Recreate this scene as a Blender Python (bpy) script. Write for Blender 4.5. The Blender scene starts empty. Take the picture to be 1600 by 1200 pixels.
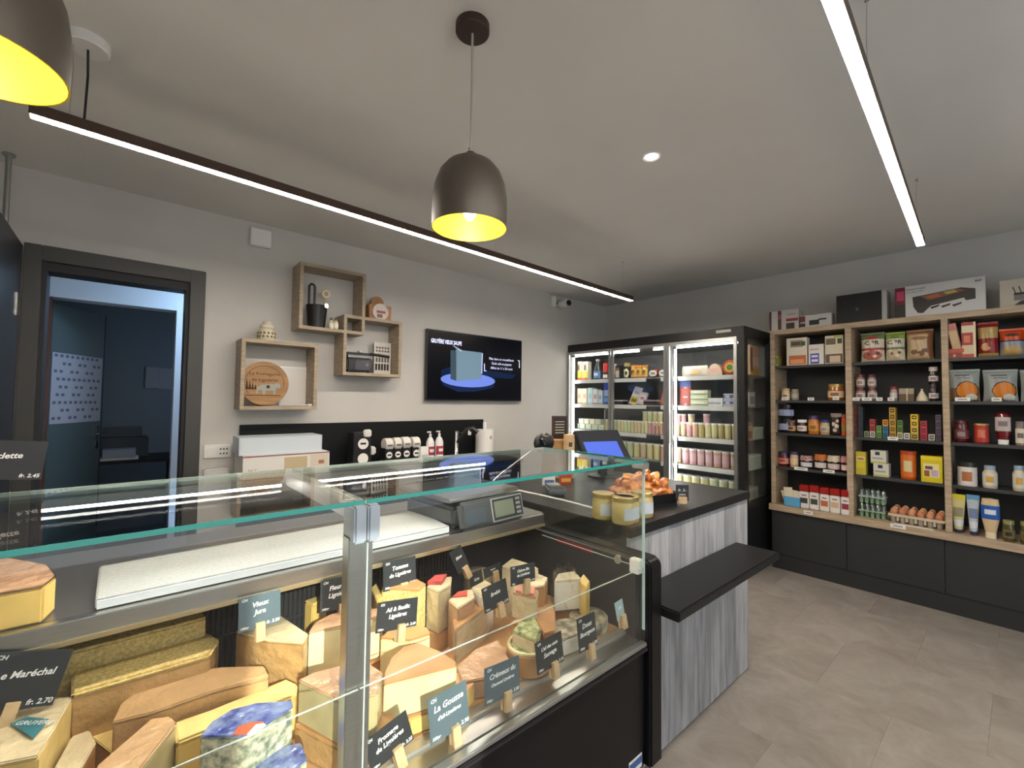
import bpy, bmesh, math, random
from mathutils import Vector, Matrix
random.seed(7)
S = bpy.context.scene
COL = S.collection
pi = math.pi
rad = math.radians
# ------------------------------------------------------------------ camera
CAM = Vector((0, 0, 1.45)); FPX = 694.49
yaw, pitch, roll = rad(41.121), rad(2.1346), rad(0.6811)
F = Vector((math.sin(yaw)*math.cos(pitch), math.cos(yaw)*math.cos(pitch), math.sin(pitch)))
R0 = Vector((math.cos(yaw), -math.sin(yaw), 0)); U0 = R0.cross(F)
R = R0*math.cos(roll) + U0*math.sin(roll); U = U0*math.cos(roll) - R0*math.sin(roll)
cd = bpy.data.cameras.new('camera'); cam = bpy.data.objects.new('camera', cd); COL.objects.link(cam)
cd.sensor_width = 36; cd.lens = FPX*36/1600; cd.clip_start = .02
cam.matrix_world = Matrix(((R.x, U.x, -F.x, CAM.x), (R.y, U.y, -F.y, CAM.y), (R.z, U.z, -F.z, CAM.z), (0, 0, 0, 1)))
S.camera = cam
# ------------------------------------------------------------------ view, world, daylight
vs = S.view_settings
vs.view_transform = 'Standard'; vs.look = 'None'; vs.gamma = 1; vs.exposure = 0.95
vs.use_curve_mapping = False
S.cycles.transparent_max_bounces = 24
S.cycles.max_bounces = 10
W = bpy.data.worlds.new('world'); S.world = W; W.use_nodes = True
wb = W.node_tree.nodes['Background']; wb.inputs[0].default_value = (.75, .87, 1, 1); wb.inputs[1].default_value = .9
def lamp(name, kind, energy, col, loc, rot, **k):
    l = bpy.data.lights.new(name, kind); l.energy = energy; l.color = col
    for a, b in k.items(): setattr(l, a, b)
    o = bpy.data.objects.new(name, l); COL.objects.link(o); o.location = loc; o.rotation_euler = rot
    return o
# daylight through the shop front behind the camera, and the sun through its high pane
lamp('daylight_shop_front', 'AREA', 14, (.84, .92, 1), (1.3, -1.93, 1.45), (rad(90), 0, 0), shape='RECTANGLE', size=3.6, size_y=2.0)
SUN_EL, SUN_AZ = rad(23), rad(14)
sd = Vector((math.sin(SUN_AZ)*math.cos(SUN_EL), math.cos(SUN_AZ)*math.cos(SUN_EL), -math.sin(SUN_EL)))
sun = lamp('sun', 'SUN', 4.2, (1, .93, .82), (0, -4, 5), (0, 0, 0), angle=rad(.6))
sun.rotation_euler = sd.to_track_quat('-Z', 'Y').to_euler()
lamp('corridor_daylight', 'AREA', 7, (.45, .68, 1), (.75, 3.98, 2.3), (0, rad(25), 0), shape='RECTANGLE', size=.5, size_y=.3)
lamp('office_daylight', 'AREA', 1.3, (.55, .75, 1), (1.1, 5.6, 1.7), (rad(80), 0, rad(70)), shape='RECTANGLE', size=1.0, size_y=1.0)
# ------------------------------------------------------------------ helpers
def at(px, py, ax, val):
    """point of the plane {axis ax = val} that the photograph shows at (px, py)"""
    d = F + R*((px-800)/FPX) + U*((600-py)/FPX)
    return CAM + d*((val-CAM[ax])/d[ax])
MATS = {}
def mat(name, col, rough=.5, metal=0, noise=0, nscale=20, bump=0, bscale=60, coat=0, emit=0, spec=None, stretch=None, col2=None, sss=0):
    if name in MATS: return MATS[name]
    m = bpy.data.materials.new(name); m.use_nodes = True; MATS[name] = m
    nt = m.node_tree; b = nt.nodes['Principled BSDF']
    c = (*col, 1); b.inputs['Base Color'].default_value = c
    b.inputs['Roughness'].default_value = rough; b.inputs['Metallic'].default_value = metal
    if coat: b.inputs['Coat Weight'].default_value = coat; b.inputs['Coat Roughness'].default_value = .08
    if spec is not None: b.inputs['Specular IOR Level'].default_value = spec
    if sss: b.inputs['Subsurface Weight'].default_value = sss; b.inputs['Subsurface Radius'].default_value = (.02, .012, .006); b.inputs['Subsurface Scale'].default_value = .3
    if emit:
        b.inputs['Emission Color'].default_value = c; b.inputs['Emission Strength'].default_value = emit
    if noise or bump:
        tc = nt.nodes.new('ShaderNodeTexCoord'); mp = nt.nodes.new('ShaderNodeMapping')
        nt.links.new(tc.outputs['Object'], mp.inputs[0])
        if stretch: mp.inputs['Scale'].default_value = stretch
    if noise:
        n = nt.nodes.new('ShaderNodeTexNoise'); n.inputs['Scale'].default_value = nscale; n.inputs['Detail'].default_value = 6
        nt.links.new(mp.outputs[0], n.inputs['Vector'])
        r = nt.nodes.new('ShaderNodeValToRGB'); nt.links.new(n.outputs[0], r.inputs[0])
        k = col2 or tuple(max(0, x*(1-noise)) for x in col)
        r.color_ramp.elements[0].color = (*k, 1); r.color_ramp.elements[0].position = .35
        r.color_ramp.elements[1].color = (*(min(1, x*(1+noise*.5)) for x in col), 1); r.color_ramp.elements[1].position = .65
        nt.links.new(r.outputs[0], b.inputs['Base Color'])
    if bump:
        n2 = nt.nodes.new('ShaderNodeTexNoise'); n2.inputs['Scale'].default_value = bscale; n2.inputs['Detail'].default_value = 4
        nt.links.new(mp.outputs[0], n2.inputs['Vector'])
        bp = nt.nodes.new('ShaderNodeBump'); bp.inputs['Strength'].default_value = bump; bp.inputs['Distance'].default_value = .01
        nt.links.new(n2.outputs[0], bp.inputs['Height']); nt.links.new(bp.outputs[0], b.inputs['Normal'])
        if coat: nt.links.new(bp.outputs[0], b.inputs['Coat Normal'])
    return m
def glass(name, tint, refl=1.0, base=.04):
    m = bpy.data.materials.new(name); m.use_nodes = True; nt = m.node_tree; MATS[name] = m
    for n in list(nt.nodes): nt.nodes.remove(n)
    o = nt.nodes.new('ShaderNodeOutputMaterial'); mx = nt.nodes.new('ShaderNodeMixShader')
    t = nt.nodes.new('ShaderNodeBsdfTransparent'); t.inputs[0].default_value = (*tint, 1)
    g = nt.nodes.new('ShaderNodeBsdfGlossy'); g.inputs['Roughness'].default_value = .01
    lw = nt.nodes.new('ShaderNodeLayerWeight'); lw.inputs[0].default_value = .5
    p = nt.nodes.new('ShaderNodeMath'); p.operation = 'POWER'; p.inputs[1].default_value = 4.5; nt.links.new(lw.outputs['Facing'], p.inputs[0])
    q = nt.nodes.new('ShaderNodeMath'); q.operation = 'MULTIPLY_ADD'; q.inputs[1].default_value = (1-base)*refl; q.inputs[2].default_value = base*refl
    nt.links.new(p.outputs[0], q.inputs[0]); nt.links.new(q.outputs[0], mx.inputs[0])
    nt.links.new(t.outputs[0], mx.inputs[1]); nt.links.new(g.outputs[0], mx.inputs[2]); nt.links.new(mx.outputs[0], o.inputs[0])
    return m
def plain(c, rough=.45, coat=0):
    k = 'paint_%02x%02x%02x_%d_%d' % (int(c[0]*255), int(c[1]*255), int(c[2]*255), int(rough*100), int(coat*10))
    return mat(k, c, rough, coat=coat)
def h(s, rough=.45, coat=0):
    """a material from an sRGB hex colour"""
    v = [int(s[i:i+2], 16)/255 for i in (0, 2, 4)]
    return plain(tuple(((x+.055)/1.055)**2.4 if x > .04045 else x/12.92 for x in v), rough, coat)
def lin(s):
    v = [int(s[i:i+2], 16)/255 for i in (0, 2, 4)]
    return tuple(((x+.055)/1.055)**2.4 if x > .04045 else x/12.92 for x in v)

class M:
    """collects shapes for ONE mesh"""
    def __init__(s): s.v = []; s.f = []; s.m = []; s.sm = []
    def add(s, vs, fs, m=0, smooth=False):
        o = len(s.v); s.v += [tuple(x) for x in vs]
        for f in fs: s.f.append([i+o for i in f]); s.m.append(m); s.sm.append(smooth)
        return s
    def box(s, a, b, m=0, mt=None):
        x0, y0, z0 = a; x1, y1, z1 = b
        if x0 > x1: x0, x1 = x1, x0
        if y0 > y1: y0, y1 = y1, y0
        if z0 > z1: z0, z1 = z1, z0
        vs = [(x0,y0,z0),(x1,y0,z0),(x1,y1,z0),(x0,y1,z0),(x0,y0,z1),(x1,y0,z1),(x1,y1,z1),(x0,y1,z1)]
        if mt: vs = [mt @ Vector(v) for v in vs]
        return s.add(vs, [(0,3,2,1),(4,5,6,7),(0,1,5,4),(1,2,6,5),(2,3,7,6),(3,0,4,7)], m)
    def lathe(s, prof, n=20, c=(0,0,0), m=0, a0=0, a1=None, mt=None, smooth=True):
        full = a1 is None; a1 = 2*pi if full else a1
        k = n if full else n+1; vs = []
        for r, z in prof:
            for i in range(k):
                a = a0+(a1-a0)*i/n; v = Vector((c[0]+r*math.cos(a), c[1]+r*math.sin(a), c[2]+z)); vs.append(mt @ v if mt else v)
        fs = []
        for j in range(len(prof)-1):
            for i in range(n):
                i2 = (i+1) % k; fs.append((j*k+i, j*k+i2, (j+1)*k+i2, (j+1)*k+i))
        return s.add(vs, fs, m, smooth)
    def disc(s, r, z, c=(0,0,0), n=20, m=0, up=True):
        vs = [(c[0]+r*math.cos(2*pi*i/n), c[1]+r*math.sin(2*pi*i/n), c[2]+z) for i in range(n)]
        return s.add(vs, [tuple(range(n)) if up else tuple(reversed(range(n)))], m)
    def prism(s, poly, z0, z1, m=0, mtop=None, sides=None):
        n = len(poly)
        ar = sum(poly[i][0]*poly[(i+1) % n][1]-poly[(i+1) % n][0]*poly[i][1] for i in range(n))
        if ar < 0: poly = list(reversed(poly)); sides = None if sides is None else [sides[(n-2-i) % n] for i in range(n)]
        o = len(s.v)
        s.v += [(p[0], p[1], z0) for p in poly]+[(p[0], p[1], z1) for p in poly]
        s.f.append([o+i for i in reversed(range(n))]); s.m.append(m); s.sm.append(False)
        s.f.append([o+n+i for i in range(n)]); s.m.append(m if mtop is None else mtop); s.sm.append(False)
        for i in range(n):
            j = (i+1) % n; s.f.append([o+i, o+j, o+n+j, o+n+i]); s.m.append(m if sides is None else sides[i]); s.sm.append(False)
        return s
    def tube(s, pts, r, n=8, m=0):
        pts = [Vector(p) for p in pts]; rings = []; vs = []
        for i, p in enumerate(pts):
            t = (pts[min(i+1, len(pts)-1)]-pts[max(i-1, 0)]).normalized()
            a = Vector((0, 0, 1)) if abs(t.z) < .9 else Vector((1, 0, 0))
            u = t.cross(a).normalized(); w = t.cross(u); rr = r[i] if isinstance(r, (list, tuple)) else r
            for k in range(n): vs.append(p+(u*math.cos(2*pi*k/n)+w*math.sin(2*pi*k/n))*rr)
        fs = [(j*n+k, j*n+(k+1) % n, (j+1)*n+(k+1) % n, (j+1)*n+k) for j in range(len(pts)-1) for k in range(n)]
        fs += [tuple(reversed(range(n))), tuple(range((len(pts)-1)*n, len(pts)*n))]
        return s.add(vs, fs, m, True)
    def grid(s, fn, nu, nv, mfn=None, m=0, smooth=True):
        vs = [fn(i/nu, j/nv) for j in range(nv+1) for i in range(nu+1)]; o = len(s.v); s.v += [tuple(v) for v in vs]
        for j in range(nv):
            for i in range(nu):
                a = o+j*(nu+1)+i; s.f.append([a, a+1, a+nu+2, a+nu+1]); s.m.append(mfn((i+.5)/nu, (j+.5)/nv) if mfn else m); s.sm.append(smooth)
        return s
    def build(s, name, mats, parent=None, bevel=0, seg=2, label=None, loc=None):
        me = bpy.data.meshes.new(name); me.from_pydata(s.v, [], s.f)
        for x in (mats if isinstance(mats, (list, tuple)) else [mats]): me.materials.append(x)
        me.polygons.foreach_set('material_index', s.m); me.polygons.foreach_set('use_smooth', s.sm)
        bm = bmesh.new(); bm.from_mesh(me)
        bmesh.ops.recalc_face_normals(bm, faces=bm.faces) if bevel or len(s.f) < 400 else None
        for e in bm.edges:
            if len(e.link_faces) == 2 and e.calc_face_angle(0) > .7: e.smooth = False
        if bevel:
            ed = [e for e in bm.edges if len(e.link_faces) == 2 and e.calc_face_angle(0) > .5]
            bmesh.ops.bevel(bm, geom=ed, offset=bevel, segments=seg, affect='EDGES', clamp_overlap=True, material=-1)
        bm.to_mesh(me); bm.free()
        o = bpy.data.objects.new(name, me); COL.objects.link(o)
        if parent: o.parent = parent
        if loc: o.location = loc
        if label: o['label'] = label
        return o
def tag(o, label, cat, group=None):
    o['label'] = label; o['category'] = cat
    if group: o['group'] = group
    return o
def thing(name, label, cat, loc=(0,0,0), rz=0, group=None):
    o = bpy.data.objects.new(name, None); COL.objects.link(o); o.empty_display_size = .05
    o.location = loc; o.rotation_euler = (0, 0, rz)
    return tag(o, label, cat, group)
def struct(o): o['kind'] = 'structure'; return o
def sbox(name, a, b, m, parent=None, bevel=0):
    o = M().box(a, b).build(name, m, parent, bevel)
    return struct(o) if not parent else o
def bx(name, a, b, m, parent, bevel=0, label=None): return M().box(a, b).build(name, m, parent, bevel, label=label)
def dup(o, loc=None, rz=None, label=None, group=None, parent=None):
    c = o.copy(); COL.objects.link(c); c.parent = parent
    for ch in [x for x in KIDS(o)]: dup(ch, parent=c)
    if loc is not None: c.location = loc
    if rz is not None: c.rotation_euler = (0, 0, rz)
    if label: c['label'] = label
    if group: c['group'] = group
    return c
def KIDS(o): return list(o.children)
TEXTS = []
def text(s, size, parent, loc, m, rot=(pi/2, 0, 0), align='CENTER', shear=0, name='lettering', sx=1, bold=0):
    c = bpy.data.curves.new(name, 'FONT'); c.body = s; c.size = size; c.align_x = align; c.align_y = 'CENTER'; c.shear = shear
    c.resolution_u = 2; c.extrude = .0002; c.offset = bold
    o = bpy.data.objects.new(name, c); COL.objects.link(o); o.parent = parent; o.location = loc; o.rotation_euler = rot; o.scale = (sx, 1, 1)
    c.materials.append(m); TEXTS.append(o); return o
def finish_texts():
    bpy.context.view_layer.update(); dg = bpy.context.evaluated_depsgraph_get()
    for o in TEXTS:
        me = bpy.data.meshes.new_from_object(o.evaluated_get(dg)); n = o.name
        q = bpy.data.objects.new('lettering', me); COL.objects.link(q); q.parent = o.parent
        q.location = o.location; q.rotation_euler = o.rotation_euler; q.scale = o.scale
    for o in TEXTS: bpy.data.objects.remove(o)
# ------------------------------------------------------------------ shared materials
wall_m = mat('wall_paint', (.56, .55, .53), .75, noise=.04, nscale=3, bump=.05, bscale=220)
ceil_m = mat('ceiling_paint', (.71, .70, .675), .85, noise=.03, nscale=2)
black = mat('black_laminate', (.012, .012, .013), .42, spec=.35)
blackmat = mat('black_matt', (.016, .016, .017), .6)
anth = mat('anthracite_laminate', (.020, .021, .022), .5, noise=.08, nscale=2)
shelfdark = mat('shelf_grey', (.034, .034, .035), .5)
oak = mat('pale_oak', (.37, .295, .21), .5, noise=.22, nscale=9, stretch=(1, 1, 9), bump=.05, bscale=50)
oakh = mat('pale_oak_flat', (.50, .385, .26), .5, noise=.22, nscale=9, stretch=(1, 9, 1), bump=.05, bscale=50)
oakx = mat('niche_oak', (.37, .295, .21), .5, noise=.2, nscale=9, stretch=(1, 8, 8), bump=.05, bscale=50)
steel = mat('brushed_steel', (.56, .55, .53), .28, 1, noise=.08, nscale=30, stretch=(1, 30, 30))
alu = mat('grey_aluminium', (.42, .43, .42), .35, .9)
chrome = mat('chrome', (.75, .75, .75), .12, 1)
white_pl = mat('white_plastic', (.78, .78, .77), .4)
whitec = mat('white_card', (.82, .81, .79), .55)
dark_pl = mat('black_plastic', (.015, .015, .017), .35)
led_warm = mat('led_diffuser', (1, .88, .74), .5, emit=72)
led_cool = mat('led_tube_cool', (1, .97, .93), .5, emit=10)
led_case = mat('led_tube_case', (1, .95, .90), .5, emit=36)
pane = glass('clear_glass', (.975, .99, .985))
pane_case = glass('case_glass', (.965, .985, .975), 1.0, .045)
edge_teal = mat('glass_edge_teal', (.03, .30, .27), .12, spec=.6, emit=0)
edge_pale = mat('glass_edge_pale', (.55, .68, .63), .2)
slate = mat('slate_board', (.022, .025, .030), .42, noise=.15, nscale=8)
slate_l = mat('slate_board_light', (.022, .025, .030), .18, noise=.15, nscale=8)
chalk = mat('white_chalk_ink', (.82, .82, .82), .6)
clipwood = mat('clip_wood', (.62, .44, .25), .6, noise=.15, nscale=30)
cardw = h('e8e4da', .6)
# ================================================================== SETTING
XW, YW, ZC = 4.72, 3.57, 2.695
XL, YF = -1.35, -1.95
floor_base = mat('floor_joint', (.235, .208, .18), .6)
def floor_mat():
    m = mat('stone_vinyl', (.36, .315, .275), .42)
    nt = m.node_tree; b = nt.nodes['Principled BSDF']
    tc = nt.nodes.new('ShaderNodeTexCoord'); oi = nt.nodes.new('ShaderNodeObjectInfo')
    ad = nt.nodes.new('ShaderNodeVectorMath'); ad.operation = 'MULTIPLY_ADD'; ad.inputs[1].default_value = (1, 1, 1)
    sc = nt.nodes.new('ShaderNodeVectorMath'); sc.operation = 'SCALE'; sc.inputs['Scale'].default_value = 40
    nt.links.new(oi.outputs['Random'], sc.inputs[0]); nt.links.new(tc.outputs['Object'], ad.inputs[0]); nt.links.new(sc.outputs[0], ad.inputs[2])
    n = nt.nodes.new('ShaderNodeTexNoise'); n.inputs['Scale'].default_value = 4.5; n.inputs['Detail'].default_value = 9; n.inputs['Roughness'].default_value = .68
    n.inputs['Distortion'].default_value = .6
    nt.links.new(ad.outputs[0], n.inputs['Vector'])
    r = nt.nodes.new('ShaderNodeValToRGB'); nt.links.new(n.outputs[0], r.inputs[0])
    e = r.color_ramp.elements; e[0].position = .3; e[0].color = (.215, .187, .162, 1); e[1].position = .72; e[1].color = (.345, .315, .285, 1)
    hs = nt.nodes.new('ShaderNodeHueSaturation'); nt.links.new(r.outputs[0], hs.inputs['Color'])
    mr = nt.nodes.new('ShaderNodeMapRange'); mr.inputs[3].default_value = .95; mr.inputs[4].default_value = 1.05
    nt.links.new(oi.outputs['Random'], mr.inputs[0]); nt.links.new(mr.outputs[0], hs.inputs['Value'])
    nt.links.new(hs.outputs[0], b.inputs['Base Color'])
    n3 = nt.nodes.new('ShaderNodeTexNoise'); n3.inputs['Scale'].default_value = 40; nt.links.new(ad.outputs[0], n3.inputs['Vector'])
    bp = nt.nodes.new('ShaderNodeBump'); bp.inputs['Strength'].default_value = .12; bp.inputs['Distance'].default_value = .005
    nt.links.new(n3.outputs[0], bp.inputs['Height']); nt.links.new(bp.outputs[0], b.inputs['Normal'])
    return m
fm = floor_mat()
floor = sbox('floor', (XL-.1, YF-.1, -.12), (XW+.1, YW, -.004), floor_base)
t0 = M().box((-.3042, -.3042, -.003), (.3042, .3042, 0)).build('floor_tile', fm, floor, bevel=.0004, seg=1)
first = True
for i in range(9):
    for j in range(7):
        x = 1.55+i*.609*.98-1.2; y = -1.4+j*.609-(.305 if i % 2 else 0)
        x = .62+i*.609; 
        if x > XW-.25: continue
        if y > 3.2: continue
        if first: t0.location = (x, y, 0); first = False
        else:
            c = t0.copy(); COL.objects.link(c); c.location = (x, y, 0)
ceiling = sbox('ceiling', (XL-.1, YF-.1, ZC), (XW+.1, YW+.15, ZC+.15), ceil_m)
wall_right = sbox('wall_right', (XW, YF-.1, -.1), (XW+.12, YW+.15, ZC), wall_m)
wall_left = sbox('wall_left', (XL-.12, YF-.1, -.1), (XL, YW+.15, ZC), wall_m)
DX0, DX1, DZ = -.365, .305, 2.195
wb_ = M()
wb_.box((XL, YW, -.1), (DX0, YW+.14, ZC)); wb_.box((DX1, YW, -.1), (XW, YW+.14, ZC)); wb_.box((DX0, YW, DZ), (DX1, YW+.14, ZC))
wall_back = struct(wb_.build('wall_back', wall_m))
# shop front behind the camera: wide panes either side of a transom
wf = M()
wf.box((XL, YF-.12, -.1), (XW, YF, .45)); wf.box((XL, YF-.12, 2.5), (XW, YF, ZC))
WIN = [(-.62, .02, 1.62, 2.5), (.35, 3.4, .45, 2.5)]
wf.box((XL, YF-.12, .45), (-.62, YF, 2.5)); wf.box((.02, YF-.12, .45), (.35, YF, 2.5)); wf.box((3.4, YF-.12, .45), (XW, YF, 2.5)); wf.box((-.62, YF-.12, .45), (.02, YF, 1.62))
wall_front = struct(wf.build('wall_front', wall_m))
for k, (a, b, c, d) in enumerate(WIN):
    w = bpy.data.objects.new('window_%d' % (k+1), None); COL.objects.link(w); struct(w)
    f = M(); t = .05
    f.box((a, YF-.1, c), (a+t, YF-.03, d)).box((b-t, YF-.1, c), (b, YF-.03, d)).box((a, YF-.1, c), (b, YF-.03, c+t)).box((a, YF-.1, d-t), (b, YF-.03, d))
    f.build('window_frame', anth, w)
    bx('window_pane', (a+t, YF-.07, c+t), (b-t, YF-.06, d-t), pane, w)
sbox('pavement_ground', (-9, -12, -.2), (12, YF-.12, -.06), mat('pavement', (.22, .22, .21), .8))
struct(M().box((-1.35, -9, -.06), (10, -8, 6.5)).build('wall_sun_blocker', mat('sun_blocker_render', (.35, .34, .32), .8)))  # unseen wall added to keep the sun off the shop floor
# ---------------------------------------------------------------- door and rooms beyond
frame_m = mat('door_frame_grey', (.050, .050, .048), .45)
d1 = bpy.data.objects.new('door_1', None); COL.objects.link(d1); struct(d1)
m = M(); m.box((-.435, YW-.028, 0), (DX0, YW-.001, 2.28)).box((DX1, YW-.028, 0), (.387, YW-.001, 2.28)).box((DX0+.0002, YW-.028, DZ), (DX1-.0002, YW-.001, 2.28))
m.build('door_casing', frame_m, d1, .003)
m = M(); m.box((DX0-.001, YW-.001, 0), (DX0+.02, YW+.15, DZ)).box((DX1-.02, YW-.001, 0), (DX1+.001, YW+.15, DZ)).box((DX0+.0202, YW-.001, DZ-.05), (DX1-.0202, YW+.15, DZ+.001))
m.build('door_lining', blackmat, d1)
# the leaf stands open towards the room, at the left of the opening
leaf_m = mat('door_leaf_dark', (.020, .022, .026), .4)
m = M(); m.box((-.475, 2.72, .01), (-.437, 3.53, 2.26)); lf = m.build('door_leaf', leaf_m, d1, .003)
m = M(); m.box((-.437, 3.40, 1.86), (-.43, 3.44, 1.98)); m.build('hinge', chrome, d1, .002)
m = M(); m.box((-.437, 3.40, .3), (-.43, 3.44, .42)); m.build('hinge', chrome, d1, .002)
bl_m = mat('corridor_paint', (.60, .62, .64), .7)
Y2 = 4.35
ix0, ix1, iz = at(64, 460, 1, Y2).x, at(276, 487, 1, Y2).x, at(170, 474, 1, Y2).z
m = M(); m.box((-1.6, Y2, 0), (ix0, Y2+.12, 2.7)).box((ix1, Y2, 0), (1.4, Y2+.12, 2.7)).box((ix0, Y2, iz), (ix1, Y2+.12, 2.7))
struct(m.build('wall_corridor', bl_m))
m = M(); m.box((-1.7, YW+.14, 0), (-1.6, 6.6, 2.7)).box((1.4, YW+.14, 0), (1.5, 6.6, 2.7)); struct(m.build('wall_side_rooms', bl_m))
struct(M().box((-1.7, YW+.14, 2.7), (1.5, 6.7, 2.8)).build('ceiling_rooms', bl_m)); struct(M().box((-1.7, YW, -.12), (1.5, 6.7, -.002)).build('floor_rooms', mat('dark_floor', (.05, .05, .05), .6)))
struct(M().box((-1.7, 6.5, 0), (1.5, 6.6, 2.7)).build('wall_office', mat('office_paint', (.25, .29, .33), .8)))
d2 = bpy.data.objects.new('door_2', None); COL.objects.link(d2); struct(d2)
m = M(); m.box((ix0-.06, Y2-.02, 0), (ix0, Y2-.001, iz+.06)).box((ix1, Y2-.02, 0), (ix1+.06, Y2-.001, iz+.06)).box((ix0+.0002, Y2-.02, iz), (ix1-.0002, Y2-.001, iz+.06)); m.build('door_casing', bl_m, d2)
redw = mat('red_brown_wood', (.10, .035, .018), .5)
m = M(); m.box((ix0, Y2, 0), (ix0+.05, Y2+.12, iz)).build('door_lining', redw, d2)
# the office door leaf swung away from us
p0 = Vector((ix0+.05, Y2+.12, 0)); q = at(165, 498, 1, Y2+.62); dirv = Vector((q.x-p0.x, q.y-p0.y, 0)); Ld = dirv.length
ang = math.atan2(dirv.y, dirv.x)
leaf = bpy.data.objects.new('office_door_leaf', None); COL.objects.link(leaf); leaf.parent = d2; leaf.location = p0; leaf.rotation_euler = (0, 0, ang)
bx('leaf_panel', (0, 0, .01), (Ld, .04, iz-.02), mat('office_leaf', (.06, .085, .085), .55), leaf, .002)
bx('leaf_edge', (Ld, -.002, .01), (Ld+.008, .042, iz-.02), blackmat, leaf)
paper = mat('patterned_sheet', (.33, .33, .36), .7); dots = mat('sheet_spots', (.10, .10, .16), .7)
zt_, zb_ = at(110, 555, 1, Y2+.4).z, at(110, 660, 1, Y2+.4).z
sh = bx('patterned_sheet', (.01, -.004, zb_), (Ld-.02, -.001, zt_), paper, leaf)
m = M()
for i in range(9):
    for j in range(9):
        if (i*7+j*5+i*j) % 3 != 2 or j == 8:
            u = .03+(Ld-.08)*(i+.5*(j % 2))/9; v = zb_+.03+(zt_-zb_-.06)*j/8
            m.box((u, -.0055, v), (u+.028, -.004, v+.02))
m.build('spot_print', dots, leaf)
m = M(); m.box((Ld-.07, -.012, at(148, 700, 1, Y2+.6).z), (Ld-.04, -.001, at(148, 665, 1, Y2+.6).z)).box((Ld-.15, -.05, at(148, 680, 1, Y2+.6).z), (Ld-.04, -.035, at(148, 677, 1, Y2+.6).z)).build('door_handle', chrome, leaf)
# office furniture seen through the doors
def obox(name, label, cat, a, b, m):
    o = M().box(a, b).build(name, m, None, .003); return tag(o, label, cat)
a = at(152, 740, 1, 5.7); b = at(212, 712, 1, 5.7)
dk = thing('office_desk', 'dark desk beyond the two open doorways', 'desk', (b.x-.15, 5.9, 0))
bx('desk_top', (-.5, -.3, b.z-.06), (.5, .3, b.z-.03), blackmat, dk); 
for sx in (-.46, .42): bx('leg', (sx, -.28, 0), (sx+.04, .28, b.z-.06), blackmat, dk)
p = thing('paper_tray', 'white paper tray on the office desk', 'tray', (b.x-.12, 5.75, b.z-.03))
bx('tray_base', (-.14, -.1, 0), (.14, .1, .02), whitec, p); bx('paper_stack', (-.12, -.09, .02), (.12, .09, .10), h('aab4c8'), p)
p = thing('desk_printer', 'small grey printer standing behind the paper tray', 'printer', (b.x-.1, 5.98, b.z-.03))
bx('body', (-.2, -.12, 0), (.2, .12, .20), h('3c4650'), p, .01); bx('paper_feed', (-.15, .02, .20), (.15, .06, .30), h('4a545c'), p, .005)
ch = thing('office_chair', 'black office chair beside the desk seen through the doors', 'chair', (b.x+.48, 5.2, 0))
bx('backrest', (-.2, .1, .55), (.2, .15, 1.02), blackmat, ch, .02); bx('seat', (-.22, -.28, .44), (.22, .12, .52), blackmat, ch, .02)
m = M(); m.tube([(0, -.08, .05), (0, -.08, .44)], .03); m.tube([(-.25, -.08, .05), (.25, -.08, .05)], .025); m.tube([(0, -.33, .05), (0, .17, .05)], .025); m.build('chair_base', blackmat, ch)
for k, (px, py) in enumerate(((238, 590), (259, 592))):
    q = at(px, py, 1, 6.49); tag(bx('notice_sheet', (q.x-.06, 6.485, q.z-.12), (q.x+.06, 6.499, q.z+.12), mat('sheet_grey', (.40, .42, .46), .8), None), ['pinned notice sheet on the office wall, the left one', 'pinned notice sheet on the office wall, the right one'][k], 'notice')
cp = thing('conduit_pipe', 'thin grey conduit dropping from the ceiling at far left', 'pipe', (at(14, 240, 1, 3.42).x+.02, 3.42, 0))
m = M(); m.tube([(-.02, 0, 2.29), (-.02, 0, 2.694)], .012).build('pipe', alu, cp); m = M(); m.lathe([(0, -.012), (.025, -.012), (.025, 0), (0, 0)], 16, (-.02, 0, 2.694)).build('collar', alu, cp); m = M(); m.box((-.05, -.02, 2.262), (.01, .02, 2.30)).build('end_clamp', white_pl, cp, .003)
# wall fittings on the back wall
a, b = at(392, 353, 1, YW-.04), at(424, 389, 1, YW-.04)
o = thing('junction_box', 'square white junction box high on the back wall above the door corner', 'box', ((a.x+b.x)/2, YW-.001, (a.z+b.z)/2))
bx('housing', (-.066, -.035, -.062), (.066, 0, .062), white_pl, o, .004); bx('cover', (-.062, -.041, -.058), (.062, -.035, .058), white_pl, o, .002)
a, b = at(318, 695, 1, YW), at(361, 714, 1, YW)
o = thing('wall_socket', 'white double socket plate with switch on the back wall beside the door', 'socket', ((a.x+b.x)/2, YW-.001, (a.z+b.z)/2))
bx('plate', (-.076, -.012, -.044), (.076, 0, .044), white_pl, o, .003); bx('rocker_switch', (-.062, -.017, -.028), (-.008, -.012, .028), whitec, o, .002)
m = M()
for i in range(3):
    for j in range(2): m.box((.012+i*.018, -.0135, -.022+j*.03), (.02+i*.018, -.012, -.012+j*.03))
m.build('socket_hole', dark_pl, o)
a = at(336, 745, 1, YW)
o = thing('wall_dispenser', 'white wall box mounted below the socket plate', 'box', (a.x, YW-.001, a.z-.05)); bx('housing', (-.07, -.05, -.09), (.07, 0, .11), white_pl, o, .006); bx('cover', (-.06, -.056, -.08), (.06, -.05, .10), whitec, o, .003)
a = at(881, 474, 1, YW-.1)
o = thing('security_camera', 'small white security camera with black lens below the ceiling corner', 'camera', (a.x, YW-.1, a.z))
M().box((-.025, 0, -.02), (.025, .1, .0)).build('bracket', white_pl, o, .003); M().lathe([(0, -.06), (.04, -.06), (.045, -.05), (.045, .05), (0, .055)], 16, (0, 0, 0), mt=Matrix.Rotation(rad(90), 4, 'X')).build('body', white_pl, o)
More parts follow.
